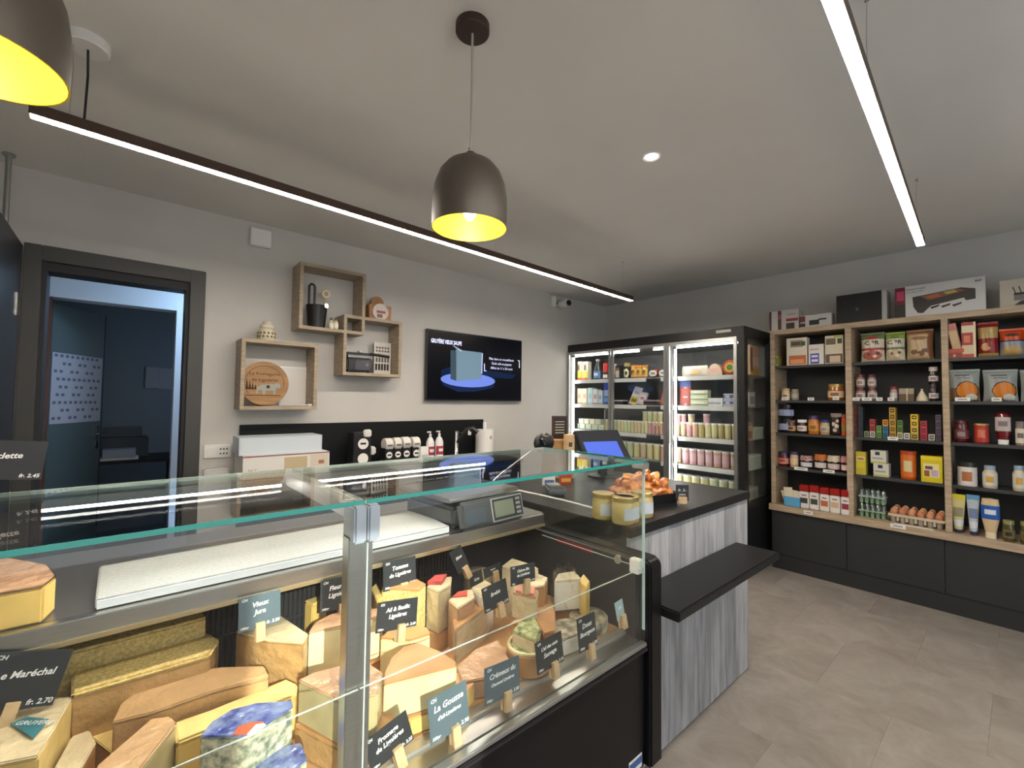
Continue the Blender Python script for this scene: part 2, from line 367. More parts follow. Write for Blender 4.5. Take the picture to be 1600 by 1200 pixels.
M().lathe([(0, 0), (.033, 0), (.030, .015), (0, .015)], 16, mt=Matrix.Translation((0.005, -.07, -.005)) @ Matrix.Rotation(rad(90), 4, 'X')).build('lens', dark_pl, o)
a = at(862, 471, 1, YW)
o = thing('cable_box', 'small white cable box on the wall left of the security camera', 'box', (a.x, YW-.001, a.z)); bx('housing', (-.035, -.04, -.055), (.035, 0, .055), white_pl, o, .004); bx('cover', (-.03, -.044, -.05), (.03, -.04, .05), whitec, o, .002)

# ================================================================== CEILING LIGHTS
brown_alu = mat('bronze_profile', (.075, .045, .032), .45, .3)
def led(label, a, b, cords, canopy):
    a, b = Vector(a), Vector(b); mid = (a+b)/2; L = (b-a).length; an = math.atan2(b.y-a.y, b.x-a.x)
    o = thing('linear_pendant_light', label, 'lamp', (mid.x, mid.y, a.z), an)
    bx('profile', (-L/2, -.0175, -.004), (L/2, .0175, .035), brown_alu, o)
    bx('diffuser', (-L/2+.004, -.0165, -.0055), (L/2-.004, .0165, -.004), led_warm, o)
    for s, u in cords:
        x = s*L/2; t = .0012 if u == 'w' else .004
        M().tube([(x, 0, .035), (x+.004, .004, .2), (x, 0, ZC-a.z)], t, 6).build('suspension_wire' if u == 'w' else 'power_cord', steel if u == 'w' else dark_pl, o)
        if u == 'w': M().lathe([(0, -.012), (.007, -.012), (.007, 0), (0, 0)], 10, (x, 0, ZC-a.z)).build('ceiling_gripper', chrome, o)
        else: M().lathe([(0, -.035), (.055, -.035), (.06, -.03), (.06, 0), (0, 0)], 24, (x, 0, ZC-a.z)).build('ceiling_rose', white_pl, o)
    return o
led('long linear pendant lamp with warm light hanging before the back wall', (-.265, 2.12, 2.37), (3.44, 2.305, 2.37), [(-.93, 'c'), (-.95, 'w'), (.92, 'w'), (.1, 'w')], 0)
led('linear pendant lamp with warm light hanging towards the shelving wall', (-.3, .20, 2.37), (3.415, .36, 2.37), [(-.8, 'w'), (.06, 'w'), (.905, 'w')], 0)
shade_out = mat('pendant_brown_lacquer', (.052, .043, .034), .45); shade_in = mat('pendant_gold_inside', (.90, .66, .045), .4)
cordm = mat('textile_cord', (.42, .40, .36), .8); bulbm = mat('bulb_glow', (1, .90, .66), .5, emit=16)
def pendant(label, x, y, zr):
    o = thing('pendant_lamp', label, 'lamp', (x, y, zr), rad(20))
    pr = [(.122, 0), (.1225, .05), (.121, .10), (.115, .14), (.10, .18), (.078, .208), (.05, .226), (.02, .234)]
    M().lathe(pr, 40).build('shade', shade_out, o)
    M().lathe([(r-.003, z if z else .0005) for r, z in pr[:-1]]+[(.0, .231)], 40).build('shade_lining', shade_in, o)
    M().lathe([(.119, 0), (.1225, 0)], 40).build('rim', shade_in, o)
    M().lathe([(.026, .228), (.022, .245), (.014, .252), (0, .254)], 16).build('cap', shade_out, o)
    m = M(); m.tube([(-.012, 0, .25), (-.01, 0, .262), (.012, 0, .262), (.02, 0, .245), (.028, 0, .235)], .003, 6).build('cord_grip', chrome, o)
    M().tube([(0, 0, .25), (0.002, 0, .45), (0, 0, ZC-zr)], .004, 8).build('cord', cordm, o)
    M().lathe([(0, -.028), (.052, -.028), (.056, -.024), (.056, 0), (0, 0)], 32, (0, 0, ZC-zr)).build('ceiling_canopy', mat('canopy_brown', (.035, .018, .013), .45), o)
    M().lathe([(.016, .231), (.018, .12), (.016, .115), (0, .115)], 16).build('lamp_holder', white_pl, o)
    M().lathe([(.012, .115), (.016, .10), (.022, .07), (.020, .045), (.010, .03), (0, .028)], 16).build('bulb', bulbm, o)
    lamp('pendant_bulb', 'POINT', 1.5, (1, .80, .36), (x, y, zr+.02), (0, 0, 0), shadow_soft_size=.03)
    return o
PZ = .5*(at(731, 360, 1, 1.17).z+at(731, 360, 1, 1.17).z)
pendant('brown bell pendant lamp with glowing gold inside, hanging at centre', .833, 1.175, PZ+.01)
pendant('brown bell pendant lamp cut off by the top left corner', -.215, 1.145, PZ+.01)
sp = thing('recessed_spot', 'small round recessed spotlight lit in the ceiling', 'lamp', (1.975, 1.208, ZC))
M().lathe([(.030, -.001), (.042, -.006), (.046, 0)], 24).build('trim_ring', white_pl, sp); m = M(); m.disc(.031, -.0015, up=False).build('lens', mat('spot_glow', (1, .95, .88), .5, emit=12), sp)
# ================================================================== DISPLAY CASE
YC, XE, GT, GB, YR, ZW, DK = .88, 1.39, 1.248, .616, 1.375, .962, .628
YG = 1.53
XS = -.75
case = thing('display_case', 'long black refrigerated cheese display case with angular glass top', 'display case', (0, 0, 0))
gloss_black = mat('case_black', (.008, .008, .009), .35, spec=.2)
bx('base_panel', (XS, YC+.005, .19), (1.40, YC+.03, .59), gloss_black, case, .002)
bx('body', (XS, YC+.03, .12), (1.40, YR+.5, .585), blackmat, case)
bx('plinth', (XS, YC+.12, 0), (1.40, YR+.45, .12), blackmat, case)
m = M(); m.box((XS, YC-.012, .588), (1.40, YC+.012, .600)); m.build('bumper_rail', dark_pl, case, .003)
m = M(); m.box((XS, YC-.008, .602), (1.40, YC+.018, GB)); m.build('bottom_rail', alu, case, .003)
bx('deck_lip', (XS, YC+.018, .60), (1.385, YC+.07, DK-.008), steel, case)
bx('deck', (XS, YC+.07, .59), (1.385, YG-.01, DK), mat('deck_steel', (.50, .47, .42), .35, .6), case)
bx('deck_board', (XS, YC+.10, DK), (1.38, YG-.03, DK+.004), mat('deck_wood', (.42, .235, .11), .5, noise=.2, nscale=14), case)
# end panel with a rounded top front corner
def endpanel(x0, x1, y0, y1, z0, z1, r):
    pts = [(y1, z0), (y1, z1)]+[(y0+r-r*math.sin(t), z1-r+r*math.cos(t)) for t in [i*pi/12 for i in range(7)]]+[(y0, z0)]
    vs = [(x0, y, z) for y, z in pts]+[(x1, y, z) for y, z in pts]; n = len(pts)
    return M().add(vs, [tuple(range(n)), tuple(reversed(range(n, 2*n)))]+[(i, (i+1) % n, n+(i+1) % n, n+i) for i in range(n)])
ep = endpanel(1.407, 1.482, .862, YR+.5, .185, .895, .035).build('end_panel', gloss_black, case, .008, 3)
bx('inner_end_wall', (1.385, YC+.03, .59), (1.407, YG, .885), blackmat, case)
m = M(); m.lathe([(0, 0), (.014, 0), (.016, -.006), (.016, -.012)], 16, mt=Matrix.Translation((1.381, .985, .872)) @ Matrix.Rotation(rad(-90), 4, 'Y')).build('lock', alu, case)
bx('corner_bracket', (1.375, YC+.012, .845), (1.405, YC+.05, .895), white_pl, case, .003)
st = bx('maker_sticker', (1.31, YC+.0035, .20), (1.385, YC+.005, .245), whitec, case)
bx('sticker_band', (1.312, YC+.003, .215), (1.383, YC+.0036, .238), h('3a62a0'), st)
red_refl = bx('red_sticker_reflection', (1.3835, 1.10, .862), (1.385, 1.29, .880), h('7a1018'), case)  # painted reflection of a sticker's red lettering
# rear grille and rear rail
bx('rear_wall', (XS, YG-.005, .59), (1.385, YG+.01, .934), mat('grille_back', (.006, .006, .008), .6), case)
m = M(); x = XS
while x < 1.0:
    m.box((x, YG-.014, .64), (x+.0065, YG-.005, .933)); x += .0135
m.box((XS, YG-.016, .76), (1.0, YG-.008, .768))
g = m.build('grille', mat('grille_slat', (.022, .022, .025), .4), case); g['kind'] = 'stuff'
m = M(); m.box((XS, YR-.012, .921), (1.385, YR+.012, ZW)); m.build('rear_rail', steel, case, .002)
m = M(); m.box((XS, YR-.016, .912), (1.385, YR-.010, .9225)); m.build('rail_trim', mat('brass_trim', (.62, .50, .30), .3, .8), case)
bx('worktop', (XS, YR+.012, .935), (1.405, 1.95, ZW), mat('worktop_steel', (.30, .29, .28), .32, .9, noise=.1, nscale=30, stretch=(1, 30, 30)), case, .002)
bx('rear_body', (XS, YR+.5, .1), (1.40, 1.93, .935), blackmat, case)
# glass
post_x0, post_x1 = at(540, 1000, 1, YC+.01).x, at(578, 1000, 1, YC+.01).x
pmid = (post_x0+post_x1)/2
ZJ = .872
for nm, x0, x1 in (('a', XS, pmid-.002), ('b', pmid+.002, XE)):
    lo = bx('front_pane', (x0, YC-.004, GB-.004), (x1, YC+.004, ZJ-.0015), pane_case, case)
    up = bx('front_pane', (x0, YC-.004, ZJ+.0015), (x1, YC+.004, GT-.009), pane_case, case)
    edge_joint = mat('glass_edge_joint', (.50, .54, .50), .25)
    bx('pane_joint', (x0, YC-.0015, ZJ-.0008), (x1, YC+.0015, ZJ+.0008), edge_joint, case)
    tp = bx('top_pane', (x0, YC-.012, GT-.008), (x1, YR, GT), pane_case, case)
    bx('glass_edge', (x0, YC-.0135, GT-.0085), (x1, YC-.012, GT+.0003), edge_teal, tp)
    bx('glass_edge', (x0, YR, GT-.0085), (x1, YR+.0015, GT+.0003), edge_pale, tp)
e = bx('end_pane', (XE-.008, YC+.005, .872), (XE, YR, GT-.009), pane_case, case)
bx('glass_edge', (XE-.003, YC-.0045, .66), (XE+.0006, YC+.0048, GT-.009), mat('glass_edge_bright', (.45, .62, .60), .15), e)
bx('glass_edge', (XE-.008, YC+.005, .8695), (XE, YR, .872), edge_pale, e)
bx('glass_edge', (XE-.004, YC, GT-.0085), (XE+.0012, YR, GT+.0003), edge_teal, e)
post = bx('front_post', (post_x0, YC+.005, GB-.01), (post_x1, YC+.04, GT-.075), steel, case, .002)
bx('post_joint', (post_x1-.0135, YC+.0035, GB), (post_x1-.011, YC+.0052, GT-.08), edge_pale, post)
clamp = mat('clamp_grey_blue', (.34, .40, .47), .35)
for s in (0, 1):
    x0 = post_x0+.002+s*.028
    bx('glass_clamp', (x0, YC-.016, GT-.085), (x0+.026, YC+.045, GT-.012), clamp, case, .004)
bx('top_arm', (pmid-.02, YC+.045, GT-.045), (pmid+.02, YR-.005, GT-.01), mat('arm_grey', (.55, .56, .55), .4, .2), case, .003)
m = M(); m.box((pmid-.022, YR-.03, .90), (pmid+.022, YR-.002, GT-.01)); 
for k, (xa, xb) in enumerate(((at(65, 803, 1, 1.32).x, pmid-.045), (pmid+.045, 1.02))):
    t = bx('led_channel', (xa, 1.312, 1.218), (xb, 1.336, 1.232), alu, case)
    bx('led_tube', (xa, 1.314, 1.2115), (xb, 1.330, 1.2179), led_case, t)
m = M(); m.box((XE-.03, YC-.018, GT-.03), (XE+.006, YC+.03, GT-.009)); m.box((XE-.035, YC-.02, GT), (XE+.01, YC+.03, GT+.006)); m.build('top_corner_clip', chrome, case, .002)

# white stone board, scale, cheese on the worktop behind
bd = [at(155, 890, 2, .938), at(655, 796, 2, .938), at(718, 826, 2, .938), at(146, 955, 2, .938)]
wbm = mat('speckled_white_stone', (.37, .385, .375), .45, noise=.14, nscale=120)
bd = [Vector((-.034, 1.66, 0)), Vector((.945, 1.68, 0)), Vector((.92, 1.392, 0)), Vector((-.033, 1.392, 0))]
o = thing('serving_board', 'long white stone serving board on the worktop behind the cheeses', 'board', (0, 0, ZW))
M().prism([(v.x, v.y) for v in bd], .001, .024).build('slab', wbm, o, .004)
bx('front_edge_band', (-.03, 1.3885, .003), (.915, 1.3915, .021), mat('pale_edge_band', (.62, .66, .68), .25), o)
def scale():
    o = thing('shop_scale', 'grey weighing scale with steel platform and tilted display', 'scale', (1.078, 1.568, ZW-.0), rad(4))
    g = mat('scale_grey', (.060, .065, .072), .4)
    bx('body', (-.155, -.16, .012), (.165, .16, .085), g, o, .012)
    for sx in (-.13, .12):
        for sy in (-.13, .11): M().lathe([(0, 0), (.015, 0), (.015, .014)], 12, (sx, sy, .002)).build('foot', dark_pl, o)
    M().lathe([(.04, .08), (.03, .11)], 16).build('platform_support', g, o)
    bx('platform', (-.185, -.175, .108), (.19, .18, .124), steel, o, .006)
    q = bx('display_head', (-.165, -.015, -.05), (.165, .02, .055), g, o, .012); q.location = (.02, -.19, .052); q.rotation_euler = (rad(-14), 0, 0)
    bx('display_bezel', (-.02, -.0185, -.042), (.155, -.015, .048), h('a8adb0'), q, .006)
    bx('display_face', (-.014, -.0195, -.037), (.149, -.0184, .043), h('1c2026'), q, .004)
    bx('lcd', (-.006, -.0205, -.026), (.100, -.0194, .034), h('7c8474', .3), q)
    for k in range(4): bx('key', (.112, -.021, -.028+k*.018), (.138, -.0194, -.018+k*.018), h('9aa0a4'), q, .001)
    bx('side_display', (-.145, -.0175, -.03), (-.05, -.015, .02), h('46505a', .3), q)
scale()
# ================================================================== CHEESES
def cm(name, c, coat=.0, noise=.14, ns=14, bump=.12, col2=None, rough=.45):
    return mat(name, lin(c), rough, noise=noise, nscale=ns, bump=bump, bscale=30, coat=coat, col2=None if col2 is None else lin(col2), sss=.0)
ivory = cm('ivory_paste', 'e6d6a4'); butter = cm('butter_paste', 'dfc27a', ns=25); gold = cm('gold_paste', 'd8b86a', noise=.10)
tan = cm('tan_rind', 'b58a55', .5); tanw = cm('wrapped_rind', 'c19a6c', 1.0, bump=.9); amber = cm('amber_rind', 'b07c48', .3)
orange_r = cm('orange_rind', 'b98a5a', .3); rosy = cm('rosy_rind', 'bd9370', .8, bump=.9); herb = mat('herb_paste', lin('dfc98c'), .5, noise=.3, nscale=130, bump=.12, bscale=90, col2=lin('c2a560'))
greyp = cm('grey_green_paste', 'b9ac80', .6); brownw = cm('wrapped_brown_paste', 'bb9560', 1.0, bump=.9); white_c = cm('white_goat_paste', 'e2ddd0', .4, noise=.06)
pale = cm('pale_paste', 'e9dcae', .2); blue_v = mat('blue_veined_paste', lin('d2cfb4'), .5, noise=.25, nscale=70, col2=lin('6d7a6c'), bump=.15); foil = mat('blue_foil', lin('34469a'), .22, .4, noise=.5, nscale=30, col2=lin('9fb0dc'), coat=1, bump=.5, bscale=40)
ash = mat('ash_rind', lin('b2a890'), .6, noise=.5, nscale=26, col2=lin('58564c')); film = cm('cling_filmed_pale', 'd5c4a0', 1.0, bump=.9); herbg = mat('green_herb_rind', lin('a9a87c'), .6, noise=.5, nscale=60, col2=lin('4f6234'))
def scale_about(v, k): return (v.x, v.y)
def cheese(name, label, poly, zt, zb, side, top, group=None, bev=.005, rind=.006, sides=None, top_name='rind', cat='cheese'):
    """a block whose top face shows at the given points of the photograph"""
    P = [at(px, py, 2, zt) for px, py in poly]
    ym = max(p.y for p in P); yn = min(p.y for p in P)
    k = min(1, (YG-.032)/ym)
    if yn*k < YC+.085: k = min((YC+.085)/yn, (YG-.032)/ym)
    zn = 1.45-(1.45-zt)*k; zb = DK+.0045 if zb <= DK+.013 else zb if zb <= DK+.02 or abs(zn-zt) < .012 else zb+(zn-zt); zt = zn
    P = [at(px, py, 2, zt) for px, py in poly]
    P = [(min(p.x, 1.365), min(max(p.y, YC+.07), YG-.03)) for p in P]
    cx = sum(p[0] for p in P)/len(P); cy = sum(p[1] for p in P)/len(P)
    o = thing(name, label, cat, (cx, cy, zb), 0, group)
    Q = [(x-cx, y-cy) for x, y in P]; H = zt-zb
    M().prism(Q, 0, H-rind).build('paste', side, o, min(bev, .0035))
    M().prism([(x*1.004, y*1.004) for x, y in Q], H-rind, H).build(top_name, top, o, min(bev, rind*.45))
    return o
def wheel(name, label, px, py, zb, r, hgt, side, top, group=None, cat='cheese'):
    q = at(px, py, 2, zb+hgt); o = thing(name, label, cat, (min(q.x, 1.37-r), min(q.y, YG-.02-r), zb), 0, group)
    M().lathe([(0, 0), (r-.006, 0), (r, .006), (r*1.01, hgt*.5), (r, hgt-.006), (r-.006, hgt-.0005), (r-.012, hgt-.0005)], 36).build('rind', side, o)
    m = M(); m.disc(r-.008, hgt, n=36).build('top_crust', top, o); return o
Z = lambda z: 1.45-(1.45-z)*.912
# left section
cheese('cheese_block', 'long yellow speckled cheese slab, rearmost beside the grille at left', [(66, 1018), (314, 956), (322, 964), (80, 1026)], Z(.745), DK, herb, herb, rind=.004, top_name='cut_face')
cheese('cheese_block', 'long yellow speckled cheese slab in front of the rearmost slab', [(112, 1040), (322, 986), (343, 998), (328, 1022), (112, 1084)], Z(.715), DK, brownw, herb, rind=.012, top_name='cut_face')
cheese('cheese_block', 'low pale cheese slab under the sagging wrapped wedge at left', [(118, 1132), (230, 1096), (300, 1090), (180, 1180)], Z(.63), DK, tan, butter, rind=.004, top_name='cut_face')
cheese('cheese_wedge', 'large filmed tan cheese wedge with curved back, middle of left section', [(176, 1128), (190, 1098), (232, 1066), (290, 1050), (345, 1042), (412, 1040), (420, 1056), (330, 1080), (240, 1112)], Z(.70), DK, tanw, tanw)
cheese('cheese_block', 'long butter yellow cheese bar in front of the filmed wedge', [(272, 1128), (330, 1108), (448, 1060), (465, 1068), (462, 1086), (400, 1110), (276, 1160)], Z(.665), DK, gold, butter, rind=.01, top_name='cut_face')
o = cheese('blue_cheese', 'blue veined cheese half under shiny blue foil at the front left', [(312, 1150), (330, 1128), (362, 1108), (400, 1098), (455, 1094), (458, 1104), (388, 1150)], Z(.715), Z(.60), blue_v, foil, rind=.004, top_name='foil_cover')
cheese('blue_cheese', 'second blue veined cheese piece below the foil covered half', [(392, 1196), (440, 1166), (470, 1160), (480, 1186), (440, 1215)], Z(.66), DK, blue_v, foil, rind=.004, top_name='foil_cover')
cheese('cheese_wedge', 'pointed pale cheese wedge with brown filmed rind, front left', [(150, 1196), (236, 1122), (266, 1118), (276, 1128), (200, 1225), (150, 1235)], Z(.70), DK, greyp, tanw, rind=.008)
cheese('cheese_wedge', 'tall filmed cheese wedge with teal label at the left edge', [(-40, 1118), (40, 1092), (114, 1088), (60, 1180), (-40, 1200)], Z(.735), DK, butter, film)
q = at(52, 1140, 2, Z(.735)); lb = bpy.data.objects[-1] if False else None
for ob in COL.objects:
    if ob.get('label', '').startswith('tall filmed cheese wedge with teal'): lb = ob
m = M(); m.prism([(at(a, b, 2, Z(.735)).x-lb.location.x, at(a, b, 2, Z(.735)).y-lb.location.y) for a, b in ((16, 1135), (42, 1124), (76, 1128), (52, 1158))], Z(.735)-DK, Z(.735)-DK+.0012).build('paper_label', h('35707e', .3), lb, label='teal diamond paper label')
text('GRUYÈRE', .016, lb, (q.x-lb.location.x+.0, q.y-lb.location.y+.012, Z(.735)-DK+.002), whitec, (0, 0, rad(-38)))
cheese('cheese_wedge', 'small orange cheese corner with filmed top between two wedges at left', [(84, 1200), (112, 1150), (140, 1140), (150, 1160), (118, 1215)], Z(.665), DK, amber, film)
cheese('cheese_wedge', 'big square filmed cheese block left of the steel post', [(368, 986), (395, 972), (440, 962), (482, 990), (474, 1004), (420, 1000)], Z(.755), DK, brownw, film)
cheese('cheese_block', 'small yellow cheese block standing at the grille left of the post', [(476, 938), (500, 930), (512, 934), (488, 944)], Z(.745), DK, gold, butter, top_name='cut_face')
cheese('cheese_wedge', 'bright yellow cheese wedge with rosy rind behind the post', [(482, 988), (492, 972), (515, 960), (545, 951), (590, 950), (594, 962), (540, 976)], Z(.76), Z(.63), pale, rosy)
cheese('cheese_block', 'dark orange cheese base under the bright yellow wedge', [(484, 1052), (540, 1028), (596, 1014), (596, 1030), (540, 1052), (500, 1070)], .70, DK, amber, amber)
cheese('cheese_block', 'small yellow cheese corner right of the post at the grille', [(580, 918), (588, 910), (600, 932), (590, 940)], Z(.76), DK, gold, butter, top_name='cut_face')
cheese('cheese_wedge', 'wide filmed cheese wedge with orange rind, crossing behind the post', [(466, 1062), (490, 1050), (530, 1040), (580, 1038), (598, 1050), (590, 1080), (534, 1096)], Z(.73), Z(.625), greyp, rosy)
cheese('cheese_wedge', 'lower brown cheese wedge supporting the filmed wedge at the post', [(460, 1132), (500, 1105), (560, 1090), (606, 1102), (622, 1130), (535, 1170)], .697, DK, brownw, orange_r)
# right section
big = cheese('cheese_wedge', 'large ivory cheese half with orange rind right of the post', [(600, 1068), (602, 1048), (612, 1026), (630, 1010), (655, 1004), (690, 1018), (714, 1034), (712, 1040)], Z(.735), Z(.635), ivory, orange_r, rind=.006)
cheese('cheese_wedge', 'brown rinded cheese wedge lying under the large ivory half', [(596, 1106), (606, 1082), (640, 1062), (716, 1050), (742, 1068), (720, 1092), (640, 1120)], Z(.634), DK, gold, orange_r)
cheese('cheese_wedge', 'tall speckled cheese wedge behind the garlic and basil sign', [(596, 918), (612, 904), (626, 896), (648, 902), (666, 912), (655, 922)], Z(.79), Z(.64), herb, orange_r)
cheese('cheese_wedge', 'pale cheese wedge with a sunlit face under the garlic and basil sign', [(594, 996), (610, 982), (640, 972), (668, 980), (672, 990), (640, 1000)], Z(.70), DK, ivory, tan)
cheese('cheese_block', 'beige filmed cheese block with red paper topping at back right of the post', [(666, 916), (684, 904), (706, 900), (704, 914), (686, 924)], Z(.775), .699, film, film)
wheel('round_cheese', 'small round brown cheese wheel beneath the beige filmed block', 686, 975, DK, .052, .07, orange_r, orange_r)
wheel('round_cheese', 'pale cheese wheel with dark signs around it at the back', 742, 890, DK+.06, .056, .075, film, film)
cheese('cheese_block', 'rectangular beige cheese block with orange rind lying at centre right', [(708, 968), (716, 952), (758, 938), (762, 948), (712, 984)], Z(.69), DK+.012, film, orange_r)
cheese('cheese_block', 'pink rinded filmed cheese piece behind the rectangular block', [(700, 938), (715, 924), (738, 920), (742, 934), (716, 950)], Z(.735), DK, rosy, film)
cheese('cheese_block', 'white filmed cheese piece half hidden behind the ewe cheese sign', [(736, 918), (758, 906), (772, 914), (752, 930)], Z(.735), DK, white_c, film)
cheese('cheese_block', 'broad flat orange cheese covering the middle of the right deck', [(690, 1018), (735, 985), (800, 960), (842, 975), (850, 1010), (790, 1030), (720, 1062)], .655, DK, orange_r, orange_r, bev=.002, rind=.003)
cheese('cheese_wedge', 'reddish brown filmed cheese quarter behind the blue grey sign', [(714, 1040), (742, 1014), (778, 1000), (800, 1036), (790, 1052), (722, 1066)], Z(.66), DK+.012, rosy, rosy)
cheese('cheese_block', 'back row beige cheese block behind the goat cheese sign', [(784, 884), (800, 872), (826, 880), (842, 888), (812, 896)], Z(.77), DK, film, film)
cheese('cheese_block', 'small beige cheese block with pink paper cap below the goat cheese sign', [(800, 926), (810, 914), (842, 922), (838, 934)], Z(.745), Z(.655), film, rosy, top_name='paper_cap')
cheese('cheese_block', 'orange cheese block standing under the small pink capped block', [(798, 972), (822, 950), (862, 942), (868, 958), (830, 980)], Z(.655), DK, orange_r, orange_r)
cheese('cheese_block', 'tall orange cheese block in the back row left of the white bagged cheese', [(812, 906), (836, 894), (856, 902), (850, 915), (826, 918)], Z(.735), DK, orange_r, film)
o = cheese('bagged_cheese', 'white cheese block in a clear plastic bag near the case end', [(866, 908), (872, 896), (898, 892), (909, 904)], Z(.735), Z(.615), white_c, film)
m = M()
def bagf(u, v):
    a = 2*pi*u; rr = .050+.009*math.sin(5*a+7*v)+.005*math.sin(11*a+3*v); rr *= (1-.35*max(0, v-.6)-.1*(v < .1))
    return (rr*math.cos(a)*.95, rr*math.sin(a)*.8+.012, -.0+.135*v+.010*v*math.sin(7*a+4*v))
m.grid(bagf, 36, 10); m.build('plastic_bag', glass('bag_film', (.93, .93, .95), 1.2, .09), o)
cheese('cheese_block', 'grey white goat cheese block under the bagged cheese, behind a dark sign', [(842, 986), (870, 968), (916, 962), (928, 980), (872, 1002)], Z(.64), DK, white_c, ash)
cheese('cheese_block', 'yellow cheese corner behind the bagged white cheese', [(905, 905), (912, 896), (922, 908), (916, 918)], Z(.73), DK, gold, butter, top_name='cut_face')
wheel('round_cheese', 'flat round ash grey cheese by the case end panel', 942, 948, DK, .070, .05, ash, ash)
br = wheel('round_cheese', 'round soft cheese with herb covered top and pale rim at front right', 826, 1006, DK, .068, .07, orange_r, herbg)
M().lathe([(.058, .0702), (.058, .074), (.066, .074), (.067, .068)], 36).build('pale_rim', pale, br)
w = cheese('cheese_wedge', 'pale green cheese wedge leaning on top of the herb covered round', [(800, 985), (818, 965), (834, 962), (846, 984), (836, 1000)], Z(.725), DK+.071, film, herbg)
cheese('cheese_wedge', 'orange red cheese wedge between the herb round and the bagged cheese', [(836, 966), (850, 950), (866, 950), (868, 985), (850, 990)], Z(.675), DK, amber, amber)
def on_top(start, pts, name, mm, dz=.0012):
    for ob in COL.objects:
        if ob.get('label', '').startswith(start):
            z = max((c.matrix_basis.translation.z+v.co.z) for c in ob.children for v in c.data.vertices)
            Q = [at(a, b, 2, ob.location.z+z) for a, b in pts]
            M().prism([(q.x-ob.location.x, q.y-ob.location.y) for q in Q], z, z+dz).build(name, mm, ob, label=name.replace('_', ' '))
on_top('blue veined cheese half', [(364, 1149), (372, 1136), (392, 1129), (412, 1128), (408, 1136), (386, 1148)], 'orange_label', h('c8603c', .3))
on_top('blue veined cheese half', [(386, 1148), (400, 1133), (412, 1131), (416, 1134), (396, 1147)], 'white_label', h('d0d4dc', .3), .0016)
on_top('beige filmed cheese block with red', [(668, 914), (680, 904), (698, 902), (690, 914)], 'red_paper', h('c0504a', .5), .012)
on_top('small beige cheese block with pink', [(806, 926), (812, 916), (836, 920), (834, 932)], 'pink_paper', h('c87a6a', .5), .008)
on_top('pink rinded filmed', [(706, 934), (716, 926), (730, 924), (730, 932)], 'red_label', h('b84a40', .5), .003)
# wedge on the worktop at the left edge
cheese_left = thing('cheese_wedge', 'thick yellow cheese wedge with pink rind on the worktop at far left', 'cheese', (-.20, 1.52, ZW))
cl = [(-.14, -.125), (.085, -.13), (.098, -.07), (.075, .03), (.0, .15), (-.14, .18)]
M().prism(cl, 0.001, .075).build('paste', gold, cheese_left, .004)
M().prism([(x*1.01, y*1.01) for x, y in cl], .075, .081).build('rind', rosy, cheese_left, .003)
# ------------------------------------------------------------------ slate price signs
slate_sheen = mat('slate_board_painted_sheen', (.10, .145, .175), .3, noise=.12, nscale=8)  # black slate with the sky's sheen painted into its colour
def sign(label, TL, TR, BL, lines, w=.125, clip=True, m=None, Y=None, small=True, hh=None, clipx=.1, zmin=None):
    if Y is None:
        a1, b1 = at(*TL, 1, 1), at(*TR, 1, 1); Y = w/abs(b1.x-a1.x)
    Y = min(max(Y, YC+.03), YR-.035) if zmin is None else Y
    a, b, c = at(*TL, 1, Y), at(*TR, 1, Y), at(*BL, 1, Y)
    ux = Vector((b.x-a.x, 0, b.z-a.z)); w = ux.length; ux.normalize(); rl = math.atan2(ux.z, ux.x)
    H = hh or (a-c).length; slab = m or slate; uz = Vector((-ux.z, 0, ux.x)); ctr = (a+b)/2-uz*H
    o = thing('price_sign', label, 'sign', ctr); o.rotation_euler = (rad(-8), -rl, 0); o['group'] = 'slate price signs among the cheeses'
    bx('slate_board', (-w/2, -.0012, 0), (w/2, .0012, H), m or slate, o, .0006)
    if clip:
        cx = w*clipx
        k = bx('wooden_clip', (cx-.011, -.013, -.032), (cx+.011, -.0014, .014), clipwood, o, .001); bx('clip_back', (cx-.011, .0014, -.032), (cx+.011, .012, .014), clipwood, o, .001)
    n = len(lines)
    for i, s in enumerate(lines):
        sz = min(H*.20, w*1.62/max(6, len(s)))
        text(s, sz, o, (0, -.0016, H*(.60-(i-(n-1)/2)*.23)), chalk, rot=(pi/2, rad(-3), 0), shear=.25, bold=.0004)
    if small:
        text('CH', H*.11, o, (-w*.43, -.0016, H*.90), chalk, align='LEFT', shear=.2, bold=.0003)
        text('100gr', H*.10, o, (-w*.46, -.0016, H*.09), chalk, align='LEFT', shear=.2, bold=.0003)
        text(small if isinstance(small, str) else 'fr. 2.30', H*.13, o, (w*.47, -.0016, H*.10), chalk, align='RIGHT', shear=.2, bold=.0003)
    return o
sign('black slate sign reading Raclette on top of the glass at far left', (-62, 686), (75, 690), (-62, 750), ['Raclette'], Y=YR-.04, small='fr. 2.45', clipx=-.1, zmin=0)
sign('black slate sign reading Le Maréchal at the left edge', (-14, 1024), (115, 1017), (-14, 1108), ['Le Maréchal'], w=.13, small='fr. 2.70', clipx=.0)
sign('grey shining slate sign at the grille, standing on the square filmed block', (374, 938), (440, 922), (378, 988), ['Vieux', 'Jura'], small='fr. 2.50', clipx=.0, m=slate_sheen)
sign('slate sign reading Fleur de Lignières partly behind the post', (503, 910), (560, 898), (503, 958), ['Fleur de', 'Lignières'], small='fr. 2.40')
sign('slate sign reading Tomme de Lignières at the grille', (601, 880), (652, 869), (603, 905), ['Tomme', 'de Lignières'], hh=.09)
sign('slate sign reading Ail & Basilic Lignières on the tall wedge', (593, 944), (656, 934), (594, 988), ['Ail & Basilic', 'Lignières'], small='fr. 2.60')
